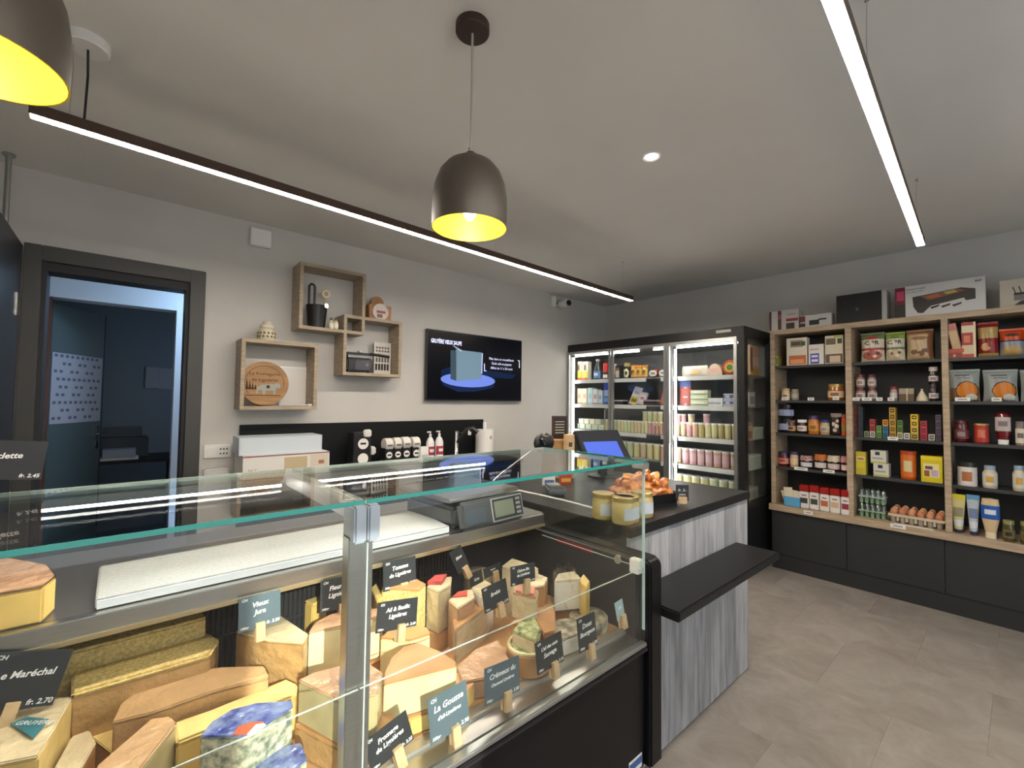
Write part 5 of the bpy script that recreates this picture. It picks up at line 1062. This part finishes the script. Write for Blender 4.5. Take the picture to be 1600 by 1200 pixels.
for k in range(2):
    y, w, H = sl(1211, 1237.5, 632, 2); hh = H/2
    place(jar('spread_tin', 'dark jar with blue label at the left of the third shelf, %s of the stack' % ('lower', 'upper')[k], 'jar', w*.48, hh-.001, h('14131a', .2), h('15151a', .25), h('8f98b8'), (.25, .8), .2, 'blue labelled stack'), y, XS_, LV[2]+.0005+k*hh, w*.48)
sjar('brown spread jar with gold label on the third shelf', 1227.5, 1241.5, 657, 2, gl('3a2010'), h('6a4a2a', .3), h('b08a5a'), X=XS_-.0+.0, spot=h('4a2a18'))
sjar('spread jar with white lid and white label on the third shelf', 1242.5, 1258.5, 656, 2, gl('2c140e'), whitec, h('d8cfc8'), spot=h('a88a80'))
sjar('orange spread jar with violet lid on the third shelf', 1259.5, 1278, 650, 2, gl('c07028'), h('3a2a5a', .3), h('d08a3c'), spot=h('8a6a2c'))
sjar('beige spread jar with blue lid on the third shelf', 1278.5, 1294, 656, 2, gl('b8a078'), h('2a3478', .3), h('c8b48c'), spot=h('8f8a98'))
sbag('dark brown coffee bag on the third shelf of the first bay', 1295, 1312, 646, 2, [h('2e1d18', .35), h('8a8078'), h('c8bcae')], [(.88, 0), (1, 1)], [(.35, .55, .2, .1, 2), (.62, .45, .22, .1, 2), (.45, .25, .2, .09, 2), (.7, .7, .15, .07, 2)], d=.06)
sjar('orange tin with green label against the second upright, third shelf', 1312.5, 1321.5, 648, 2, h('b8481c', .35), h('8a3a18', .3), h('8a6a2c'), name='tin')
sjar('red preserve jar with violet lid at the left of the fourth shelf', 1212, 1229.5, 706, 3, gl('5a1418'), h('2a1c4a', .3), h('c88a78'), spot=h('a8402c'))
sjar('cream spread jar with violet lid on the fourth shelf', 1231, 1244.5, 706, 3, gl('c8a888'), h('3a3058', .3), h('d8bc98'))
def cloth_jar(label, px0, px1, pt, body, cloth, lab):
    o = sjar(label, px0, px1, pt, 3, gl(body), cloth, h(lab), lh=.3); y, w, H = sl(px0, px1, pt, 3); r = w*.5
    m = M(); n = 28
    m.lathe([(0, H), (r*.9, H), (r*.98, H*.88)], n); 
    vs = []
    for i in range(n): 
        t = 2*pi*i/n; vs.append((r*.98*math.cos(t), r*.98*math.sin(t), H*.88))
    for i in range(n):
        t = 2*pi*i/n; rr = r*(1.10+.07*math.sin(7*t)); vs.append((rr*math.cos(t), rr*math.sin(t), H*(.62+.03*math.sin(7*t))))
    m.add(vs, [(i, (i+1) % n, n+(i+1) % n, n+i) for i in range(n)], 0, True); m.build('cloth_cover', cloth, o); return o
def check(n, a, b):
    m = mat('check_'+n, lin(a), .8); nt = m.node_tree; tc = nt.nodes.new('ShaderNodeTexCoord'); c = nt.nodes.new('ShaderNodeTexChecker'); c.inputs['Scale'].default_value = 110; c.inputs[1].default_value = (*lin(a), 1); c.inputs[2].default_value = (*lin(b), 1)
    nt.links.new(tc.outputs['Object'], c.inputs[0]); nt.links.new(c.outputs[0], nt.nodes['Principled BSDF'].inputs['Base Color']); return m
cloth_jar('jam jar under a red white checked cloth, third on the fourth shelf', 1247, 1266, 712, '1c0c0e', check('red', '7a2a2a', 'c8b8b0'), 'd0ccd0'); cloth_jar('jam jar under an orange cloth on the fourth shelf', 1269, 1288, 710, '24101a', h('b86a2c', .8), 'c8c0b8'); cloth_jar('jam jar under a white cloth on the fourth shelf', 1289, 1309, 712, '2a1014', h('c4b69c', .8), 'cdb9b4'); cloth_jar('jam jar under a rosy checked cloth against the second upright', 1311, 1323, 713, '1c0a0c', check('rose', '9a3c40', 'd0a8a0'), 'd0b4ac')
XL_ = RX0-.02
y, w, H = sl(1222, 1248, 763, 4, XL_); o = thing('card_dispenser', 'light blue card holder with cream cards on the oak ledge', 'holder', (0, 0, 0)); 
m = M(); m.box((-w/2, -.03, 0), (w/2, -.027, H*.52)).box((-w/2, .027, 0), (w/2, .03, H*.52)).box((-w/2, -.03, 0), (-w/2+.003, .03, H*.52)).box((w/2-.003, -.03, 0), (w/2, .03, H*.52)).box((-w/2, -.03, 0), (w/2, .03, .003)); m.build('holder_box', h('5aa0c8'), o)
for k, (dx, hh, rr) in enumerate(((-.02, 1.0, -6), (.012, .85, 5), (-.035, .8, -14))): 
    q = bx('cream_card', (-w*.26, -.0015, 0), (w*.26, .0015, H*hh), h('d8cdb4'), o); q.location = (dx, -.012+k*.012, .004); q.rotation_euler = (0, rad(rr), 0)
place(o, y, XL_, LZ+.0005, .035)
for k, (x0, x1, pt, c) in enumerate(((1246.5, 1261, 758, '3a3a34'), (1262, 1276.5, 759, '3f4a3c'), (1278, 1292.5, 762, 'b8603a'), (1293.5, 1309, 764, 'c8a884'), (1310.5, 1324.5, 766, '8a2a44'))):
    y, w, H = sl(x0, x1, pt, 4, XL_+.015); r = w*.5
    o = thing('spice_tin', 'white spice canister with red lid on the oak ledge, %s of five' % ('first', 'second', 'third', 'fourth', 'fifth')[k], 'canister', (0, 0, 0), 0, 'red lidded spice canisters')
    bx('canister_body', (-r, -.032, 0), (r, .032, H*.72), h('d8d2cc', .4), o, .006); bx('lid', (-r*1.0, -.033, H*.72), (r*1.0, .033, H), h('9a1f1a', .3), o, .006); bx('picture_panel', (-r*.75, -.0328, H*.22), (r*.75, -.032, H*.45), h(c), o); bx('name_print', (-r*.5, -.0328, H*.54), (r*.5, -.032, H*.59), h('6a6460'), o)
    place(o, y, XL_+.015, LZ+.0005, .035)
# bay 2 ------------------------------------------------------------
def chips(label, px0, px1, pt, top, mid, food, word):
    o = sbag(label, px0, px1, pt, 0, [h('cfc8b4', .3, .3), h(top, .3), h(mid, .3), h(food, .5), h('4a3a2a')], [(.42, 0), (.5, 2), (.8, 0), (.92, 1), (1, 1)], [(.5, .24, .42, .17, 3), (.35, .28, .08, .05, 4), (.62, .2, .09, .05, 0), (.75, .3, .08, .05, 4), (.5, .86, .25, .05, 2)], d=.08)
    y, w, H = sl(px0, px1, pt, 0); text(word, H*.19, o, (0, -.041, H*.64), h('3a3a34'), bold=.001); return o
chips('white snack bag with red band and red nuts, left in the second bay', 1344, 1382, 519, '6a7a52', 'a83a3c', 'b05a4c', 'C.PR'); chips('white snack bag with green band, middle in the second bay', 1383, 1414, 518, '8aa044', '6a8048', 'c8b090', 'C.PR')
sbag('brown snack bag with almonds, right in the second bay', 1416, 1459, 514, 0, [h('b8a07a', .3, .3), h('8a6040'), h('6a4630'), h('c09a6c')], [(.5, 0), (.88, 0), (1, 1)], [(.3, .28, .14, .08, 2), (.55, .22, .16, .08, 2), (.72, .32, .14, .07, 2), (.42, .18, .1, .05, 3), (.5, .75, .3, .06, 1), (.92, .5, .12, .5, 1)], d=.08)
for k, (x0, x1, pt, zo) in enumerate(((1335, 1351.5, 605, 0), (1353.5, 1370, 605, 0), (1336, 1351, 590, 1), (1354, 1369, 590, 1))):
    y, w, H = sl(x0, x1, 605, 1); hh = H*.98
    place(jar('spread_jar', 'small dark red lidded jar on the second shelf, %s of four' % ('lower left', 'lower right', 'upper left', 'upper right')[k], 'jar', w*.46, hh-.001, gl('8a7a70'), h('5a1a1e', .3), h('bcb4ac'), (.2, .75), .2, 'dark red lidded jars', spot=h('8a6a6a')), y, XS_, LV[1]+.0005+zo*hh, w*.46)
sjar('single jar with red lid on the second shelf of bay two', 1389, 1402, 604, 1, gl('9a8a80'), h('7a1a20', .3), h('c4bab4'))
scart('low brown cardboard tray of small goods on the second shelf', 1404, 1428, 607, 1, h('5a4632'), [(0, .55, 1, 1, h('9a8c78')), (.5, .0, .58, 1, h('c8b89a'))], .09, 'tray', 'food_tray')
y, w, H = sl(1429, 1449, 609, 1); o = thing('meringue_bag', 'small peaked cream white bag on the second shelf of bay two', 'bag', (0, 0, 0)); m = M(); m.lathe([(w*.5, 0), (w*.46, H*.3), (w*.2, H*.75), (w*.06, H), (0, H)], 14, mt=Matrix.Diagonal((1, .7, 1, 1))); m.build('bag_body', h('cfc4a8', .4), o); M().lathe([(w*.07, H*.93), (w*.12, H*1.08), (0, H*1.05)], 10).build('tied_top', h('dcd2bc'), o); place(o, y, XS_, LV[1]+.0005, .04)
for k in range(2):
    y, w, H = sl(1449.5, 1466.5, 573, 1); place(jar('spread_jar', 'dark preserve jar with white label at the third upright, %s of the stack' % ('lower', 'upper')[k], 'jar', w*.47, H/2-.001, gl('1f1214'), h(('2a1c1e', 'b8b0a8')[k], .3), h('c8bcb8'), (.2, .6), .22, 'white labelled stack', spot=h('8a7a7c')), y, XS_, LV[1]+.0005+k*H/2, w*.47)
# tea boxes: columns of cubes
def cubes(px0, px1, cols, word):
    y, w, _ = sl(px0, px1, 640, 2, XS_+.01); s = .0475
    for k, (nm, c) in enumerate(cols):
        o = carton('tea_box', '%s tea box, %s in %s' % (nm, ('bottom', 'second from bottom', 'third from bottom', 'fourth from bottom', 'top')[k], word), 'box', w*.96, .07, s-.0012, h(c, .45), [(.2, .22, .8, .8, h('2a2420')), (.32, .4, .68, .62, h(c))], 'small tea boxes on the third shelf', .001)
        place(o, y, XS_+.01, LV[2]+.0005+k*s, .035)
cubes(1329, 1338, [('dark red', '6a1c20')]*5, 'the leftmost tea column'); cubes(1339, 1347.5, [('dark blue grey', '20303a')]*5, 'the second tea column'); cubes(1348.5, 1356.5, [('grey green', '76846a')], 'the single place beside the red pair')
cubes(1357.5, 1366, [('white', 'b8b0a4'), ('red', 'a03a3c'), ('red', 'a83c40')], 'the red and white tea column'); cubes(1367.5, 1376, [('green', '5a8a3a'), ('green', '6a9444')], 'the green pair of tea boxes')
cubes(1377.5, 1386.5, [('blue', '2a6488'), ('blue', '2f6c90'), ('orange', 'd0902c')], 'the blue and orange tea column'); cubes(1388, 1398.5, [('amber', 'b08a30')]*5, 'the tall amber tea column'); cubes(1400, 1409, [('white', 'c4bc9c'), ('green', '5f7a38'), ('green', '5a8038')], 'the green and white tea column')
cubes(1410, 1420, [('plain white', 'c8c4bc')], 'the low white place'); cubes(1421, 1433.5, [('yellow', 'a89040'), ('yellow', 'c0a034'), ('yellow', 'd0b02c'), ('yellow', 'd8b828')], 'the yellow tea column'); cubes(1436, 1447, [('crimson', 'a82838'), ('crimson', 'b02c3c'), ('crimson', 'a83040')], 'the crimson tea column')
cubes(1448.5, 1459, [('grey white', 'b4b0a4')], 'the place right of the crimson column'); cubes(1460, 1469, [('violet', '4a3c50'), ('violet', '504258'), ('violet', '54465c'), ('violet', '584a62')], 'the violet tea column by the third upright')
scart('yellow tea carton at the left of the fourth shelf in bay two', 1334.5, 1351, 706, 3, h('b8a838'), [(.1, .6, .9, .8, h('d0c488')), (.1, .3, .9, .55, h('c8bc28')), (.2, .65, .8, .74, h('a86a3a'))], .07)
for k in range(2): 
    y, w, H = sl((1358, 1362)[k == 0], (1382, 1386)[k == 0], 704, 3); place(carton('tea_carton', 'white tea carton with %s edge, %s of the stack of two' % (('violet', 'green')[k], ('lower', 'upper')[k]), 'box', w, .09, H/2-.001, h('c4c4b8'), [(0, 0, 1, .15, h('b8b060')), (.3, .65, .6, .9, h('2a2a30')), (.1, .35, .8, .45, h('8a8a84'))], 'white tea cartons', side=h(('5a5878', '5a6a5a')[k])), y, XS_, LV[3]+.0005+k*H/2, .05)
o = sjar('orange drink powder canister with blue foot on the fourth shelf', 1402.5, 1428.5, 705, 3, h('c8561c', .35), h('a8441a', .3), h('cf6a24'), name='powder_canister', cat='canister', lf=(.1, .95), lh=.1, neck=.98, spot=h('c8b888'))
scart('bright yellow drink powder tub beside the third upright', 1435.5, 1470, 713, 3, h('c8b414', .35), [(0, .86, 1, 1, h('d8c41c')), (.12, .2, .85, .72, h('d8cc84')), (.2, .5, .55, .62, h('5a3a6a')), (.15, .22, .4, .45, h('8a5030')), (.48, .24, .8, .48, h('b09abc'))], .08, 'tub', 'powder_tub', X=XS_-.02)
# clear egg boxes, egg tray
clear = glass('clear_plastic', (.86, .92, .88), 1.6, .12)
for k in range(2):
    y, w, H = sl(1337, 1379, 765, 4, XL_+.04); o = thing('egg_box', 'clear green egg box, %s of the stack on the oak ledge' % ('lower', 'upper')[k], 'box', (0, 0, 0), 0, 'clear egg boxes'); hh = H/2
    m = M()
    for i in range(5): 
        for j in range(2): m.lathe([(w*.07, 0), (w*.095, hh*.45)], 10, (-w*.4+i*w*.2, -.025+j*.05, 0))
    m.build('box_base', mat('egg_box_green', lin(('7f9a7c', '8f9a92')[k]), .25, coat=.5), o); m = M(); m.box((-w/2, -.06, hh*.44), (w/2, .06, hh*.5)); m.build('box_rim', h(('9ab098', 'b0bab4')[k], .25, .5), o, .002)
    m = M()
    for i in range(5):
        for j in range(2): m.lathe([(w*.098, hh*.5), (w*.08, hh*.85), (w*.04, hh*.97), (0, hh)], 10, (-w*.4+i*w*.2, -.025+j*.05, 0))
    m.build('box_lid', clear, o); place(o, y, XL_+.04, LZ+.0005+k*hh, .065)
y, w, H = sl(1385, 1470, 786, 4, XL_+.045); cols_, rows_ = 6, 4; pt_ = w/cols_
o = thing('egg_tray', 'grey brown moulded card tray holding loose eggs on the oak ledge', 'tray', (0, 0, 0)); trm = mat('egg_tray_card', lin('a09484'), .85, noise=.1, nscale=30, bump=.2)
m = M(); m.grid(lambda u, v: ((u-.5)*w, (v-.5)*pt_*rows_, .056+.014*(math.cos(2*pi*u*cols_)*math.cos(2*pi*v*rows_)*.5+.5*max(math.cos(2*pi*u*cols_), math.cos(2*pi*v*rows_)))), 48, 32); m.build('tray_top', trm, o)
m = M()
for i in range(cols_):
    for j in range(rows_): m.lathe([(pt_*.26, 0), (pt_*.36, .014), (pt_*.50, .062)], 10, (-w/2+pt_*(i+.5), (j-(rows_-1)/2)*pt_, .0))
m.build('egg_cups', trm, o); D_ = pt_*rows_/2
m = M(); m.box((-w/2-.004, -D_-.006, .046), (w/2+.004, -D_, .066)).box((-w/2-.004, D_, .046), (w/2+.004, D_+.006, .066)).box((-w/2-.006, -D_-.004, .046), (-w/2, D_, .066)).box((w/2, -D_, .046), (w/2+.006, D_, .066))
for i in range(cols_-1): m.box((-w/2+pt_*(i+1)-.007, -D_+.002, .012), (-w/2+pt_*(i+1)+.007, -D_+.012, .05))
m.build('tray_rim', mat('egg_rim_card', lin('c2b49c'), .85), o, .002); place(o, y, XL_+.045, LZ+.0005, pt_*rows_/2)
eggp = None; ec = [mat('egg_%d' % i, lin(c), .45) for i, c in enumerate(('c88a62', 'd4a07a', 'c07a54', 'dcb090'))]
for i in range(cols_):
    for j in range(rows_):
        if eggp is None:
            e_ = M().lathe([(0, -.027), (.010, -.0255), (.018, -.018), (.0215, -.004), (.0205, .008), (.015, .021), (.008, .0275), (0, .0295)], 16).build('egg', ec[0]); eggp = e_
        else: e_ = dup(eggp); 
        e_.material_slots[0].link = 'OBJECT'; e_.material_slots[0].material = ec[(i*2+j*3) % 4]
        tag(e_, 'loose brown egg sitting in the moulded card tray on the oak ledge', 'egg', 'loose eggs in the tray')
        e_.location = (XL_+.045+pt_*(j+.5), y+w/2-pt_*(i+.5), LZ+.079)
# bay 3 ------------------------------------------------------------
scart('flat red box lying at the left of the third bay top shelf', 1474+7, 1508, 545, 0, h('8a2a24'), [(0, .6, 1, 1, h('b04434')), (.35, .1, .5, .4, h('b89a60'))], .12)
o = scart('red and gold pasta pack leaning left in the third bay', 1492, 1508, 504, 0, h('a83428', .3, .3), [(.1, .1, .9, .8, h('d0b488'))], .03, 'pack', 'pasta_pack', X=XS_+.03); o.rotation_euler = (0, rad(-9), RZ)
scart('red and gold pasta pack standing upright in the third bay', 1504, 1527, 503, 0, h('c0b08c', .3, .3), [(0, .35, .8, .7, h('9a2420')), (.15, .42, .6, .62, h('c86a4a')), (0, 0, 1, .1, h('b04030')), (0, .9, .85, 1, h('9a2c28')), (.85, 0, 1, 1, h('d8c8a4'))], .05, 'pack', 'pasta_pack')
sbag('gold pasta bag with red belly band in the third bay', 1529, 1562, 502, 0, [h('b89c60', .3, .3), h('8a1f20', .3), h('9a4436'), h('d0a070'), h('8a2020')], [(.12, 0), (.55, 1), (.9, 0), (1, 4)], [(.4, .3, .25, .12, 3), (.6, .38, .12, .1, 2), (.5, .75, .3, .1, 0)], d=.07, name='pasta_bag')
sbag('orange and grey blue bag at the right edge, third bay top shelf', 1563, 1604, 512, 0, [h('8f98a8', .3, .3), h('c8481c', .3), h('b89a60'), h('3a2a2a')], [(.55, 0), (.62, 3), (1, 1)], [(.5, .2, .42, .2, 2), (.5, .8, .3, .06, 3)], d=.08, name='pasta_bag')
for k, (x0, x1) in enumerate(((1479, 1531), (1535, 1591), (1594, 1640))):
    o = sbag('grey soup bag with bowl picture, %s on the second shelf of bay three' % ('left one', 'middle one', 'edge one')[k], x0, x1, 577, 1, [h('8f9694', .35, .3), h('c8781e', .4), h('3a2a20'), h('7a5a40'), h('c4c2b8')], [(.45, 3 if k == 0 else 0), (1, 0)], [(.62, .36, .36, .30, 2), (.62, .36, .33, .27, 1), (.75, .14, .18, .10, 4)], d=.07, name='soup_bag')
    y, w, H = sl(x0, x1, 577, 1); bx('heading_print', (-w*.25, -.037, H*.80), (w*.2, -.034, H*.83), h('3a4048'), o); bx('heading_print', (-w*.18, -.037, H*.72), (w*.22, -.034, H*.74), h('6a5a50'), o)
sjar('dark red sauce jar on the third shelf of bay three', 1487, 1512.5, 657, 2, gl('4a1014'), h('4a1216', .3), h('6a3034'), name='sauce_jar', spot=h('8a7a7c'), lf=(.2, .7))
sjar('red tomato tin with gold rim on the third shelf of bay three', 1519, 1543.5, 662, 2, h('9a2a1e', .3), goldlid, h('a83426'), name='tomato_tin', cat='tin', lf=(.08, .95), lh=.06, neck=.98, spot=h('c86a50'))
y, w, H = sl(1552, 1578, 645, 2); r = w/2
place(bottle('ketchup_bottle', 'red ketchup bottle standing on its white cap', 'bottle', [(r*.62, H*.14), (r*.66, H*.17), (r*.98, H*.45), (r, H*.75), (r*.9, H*.94), (r*.5, H), (0, H)], gl('6a0f12'), whitec, [(0, 0), (r*.66, 0), (r*.68, H*.15), (0, H*.15)], h('b8aca8'), (r*.98, r*.97), (H*.42, H*.86), None, h('7a6a6a'), .6), y, XS_, LV[2]+.0005, .045)
y, w, H = sl(1584, 1600, 659, 2); r = w/2
place(bottle('spice_shaker', 'spice shaker with grey lid and pale label at the right edge', 'jar', [(0, 0), (r, 0), (r, H*.72), (r*.85, H*.78)], gl('8a6a50'), h('7a7274', .3), [(r*.9, H*.76), (r*.9, H), (0, H)], h('cfcaba'), (r, r), (H*.1, H*.7), None, h('6a5a50')), y, XS_, LV[2]+.0005, .04)
sjar('wide jar with dark lid and white picture label, fourth shelf of bay three', 1491, 1523.5, 722, 3, gl('6a3c24'), h('2a3028', .3), h('cfc8c4'), name='gherkin_jar', lf=(.0, .95), lh=.17, spot=h('a8683a'))
for k, (x0, x1, pt) in enumerate(((1530, 1555, 728), (1577, 1599, 728))): sjar('mayonnaise jar with blue white lid, %s on the fourth shelf of bay three' % ('left one', 'right one')[k], x0, x1, pt, 3, h('cdbf9c', .25, .5), h('8a9cb0', .3), h('c8c8c4'), name='mayonnaise_jar', lf=(.15, .8), spot=h('c89a3c'), neck=.72)
def sqtube(label, px0, px1, pt, c, c2, band_):
    y, w, H = sl(px0, px1, pt, 4, XL_+.02); o = thing('squeeze_tube', label, 'tube', (0, 0, 0)); m = M()
    def fn(u, v): 
        a = 2*pi*u; rx = w*.30+(w*.20)*v; ry = .026*(1-v)+.0015; return (rx*math.cos(a), ry*math.sin(a), H*.10+v*H*.80)
    m.grid(fn, 20, 10, lambda u, v: 1 if .12 < v < .3 else (2 if .35 < v < .75 and .6 < u < .9 else 0)); m.build('tube_body', [h(c, .3, .4), h('c8ccd0'), h(c2)], o)
    bx('flat_crimp', (-w*.5, -.002, H*.87), (w*.5, .002, H), h(band_, .3), o); M().lathe([(0, 0), (w*.28, 0), (w*.30, H*.11), (0, H*.11)], 16).build('cap', h('2a2c4a', .3), o); place(o, y, XL_+.02, LZ+.0005, .04)
sqtube('yellow squeeze tube standing on its cap, left on the ledge of bay three', 1480, 1503, 773, 'c2b878', '8a8468', 'cfc23a'); sqtube('blue squeeze tube standing on its cap beside the yellow tube', 1504.5, 1525, 774, 'a8b4bc', '6a7a9a', '5f94b8')
y, w, H = sl(1526, 1557, 779, 4, XL_); r = w/2
place(bottle('mayonnaise_bottle', 'flat mayonnaise bottle with big blue label on its cream cap', 'bottle', [(r*.5, H*.14), (r*.6, H*.18), (r*.95, H*.5), (r*.97, H*.8), (r*.85, H*.98), (0, H)], h('cdb48c', .25, .5), h('d8ccb0'), [(0, 0), (r*.55, 0), (r*.57, H*.15), (0, H*.15)], h('1f56a8'), (r*.955, r*.985), (H*.48, H*.82), None, h('c8d0dc'), .55), y, XL_, LZ+.0005, .045)
for k, (x0, x1, pt) in enumerate(((1559, 1580, 813), (1586, 1610, 816))): sjar('small dark olive jar low on the oak ledge, %s' % ('left one', 'right one at the picture edge')[k], x0, x1, pt, 4, gl('4a4420'), h('8a8450', .3), h('6a6238'), X=XL_+.01, name='olive_jar', spot=h('2a2618'))
# on top of the shelving ---------------------------------------------
TZ = 2.1105
def topbox(label, px0, px1, pt, body, d, prints, X=RX0+.02, rz=0, side=None):
    a, b = at(px0, 495, 0, X), at(px1, 495, 0, X); H = at((px0+px1)/2, pt, 0, X).z-TZ; w = a.y-b.y
    o = carton('appliance_box', label, 'box', w, d, H, body, prints, side=side); o.location = (X+d/2, (a.y+b.y)/2, TZ); o.rotation_euler = (0, 0, RZ+rz); return o, w, H, d
topbox('small white and dark red appliance box at the left end on top of the shelving', 1202, 1248, 485, h('b4b0aa'), .12, [(0, 0, .08, 1, h('4a1c22')), (.30, 0, .42, 1, h('4a1c22')), (.31, .55, .41, .8, h('8a3a44')), (.58, .40, .98, .55, h('8a2a34')), (.58, .0, .86, .32, h('2a2024')), (.62, .72, .9, .8, h('9a96a0'))])
topbox('small white box with a black pan picture on top of the shelving', 1250, 1299, 491, h('b8b6b2'), .10, [(.0, .45, .17, .95, h('6a2030')), (.0, .05, .17, .35, h('3a2a2a')), (.3, .15, .62, .55, h('1c1a1a')), (.6, .5, .85, .62, h('1c1a1a'))])
o, w, H, d = topbox('big black box with white side and tiny emblem on top of the shelving', 1307, 1378, 458, h('0c0c0d', .4), .16, [(.44, .40, .50, .52, h('4a4846'))]); bx('white_end', (w/2, -d/2+.003, .002), (w/2+.03, d/2, H), h('a8a8a4'), o, .001)
o, w, H, d = topbox('long white raclette grill box on top of the shelving', 1399, 1541, 440, h('c0c0bf'), .20, [(0.0, .42, .125, .98, h('6a1430')), (0.0, 0, .125, .42, h('1f1f18'))], X=RX0+.015)
bx('pink_disc', (-w*.48, -d/2-.0012, H*.55), (-w*.39, -d/2-.0008, H*.85), h('b83a5c'), o)
def fl(name, pts, mm, k): 
    n = len(pts); yy = -d/2-.0006-.0004*k
    return M().add([((u-.5)*w, yy, v*H) for u, v in pts]+[((u-.5)*w, yy+.0004, v*H) for u, v in pts], [tuple(range(n)), tuple(reversed(range(n, 2*n)))]+[(i, (i+1) % n, n+(i+1) % n, n+i) for i in range(n)]).build(name, mm, o)
fl('grill_picture', [(.21, .62), (.75, .74), (.90, .66), (.90, .35), (.80, .33), (.78, .42), (.42, .28), (.33, .08), (.27, .10), (.22, .3)], h('231d1a'), 0); fl('grill_food', [(.30, .62), (.72, .72), (.80, .64), (.40, .46)], h('7a4a2c'), 1); fl('grill_food', [(.36, .60), (.50, .64), (.54, .55), (.42, .51)], h('a85a34'), 2); fl('grill_food', [(.56, .66), (.68, .70), (.72, .62), (.60, .58)], h('a89a4c'), 2)
for u in (.43, .55, .67): fl('pan_picture', [(u, .18), (u+.08, .24), (u+.09, .30), (u-.02, .24)], h('191514'), 1)
text('Raclette & grill', H*.075, o, (-w*.36, -d/2-.0015, H*.88), h('5a5a58'), align='LEFT'); text('pour 8 personnes', H*.06, o, (-w*.36, -d/2-.0015, H*.79), h('6a6a68'), align='LEFT'); text('8x8', H*.09, o, (w*.43, -d/2-.0015, H*.88), h('3a3a3a'))
o, w, H, d = topbox('cream box with fondue pot picture at the right picture edge on the shelving', 1563, 1640, 434, h('b0aa9a'), .2, [(.55, .8, 1, 1, h('2a2624'))], X=RX0+.03)
fl('pot_picture', [(.30, .50), (.85, .50), (.85, .22), (.30, .22)], h('6a6866'), 0); fl('pot_band', [(.30, .50), (.85, .50), (.85, .42), (.30, .42)], h('1f1c1a'), 1); fl('stand_picture', [(.30, .05), (.85, .05), (.72, .2), (.45, .2)], h('1f1c1a'), 1)
for u in (.32, .44, .56, .68): fl('fork_picture', [(u, .5), (u+.025, .5), (u-.02+.05*(u-.4), .72), (u-.05+.05*(u-.4), .72)], h('2a2422'), 1)
finish_texts()
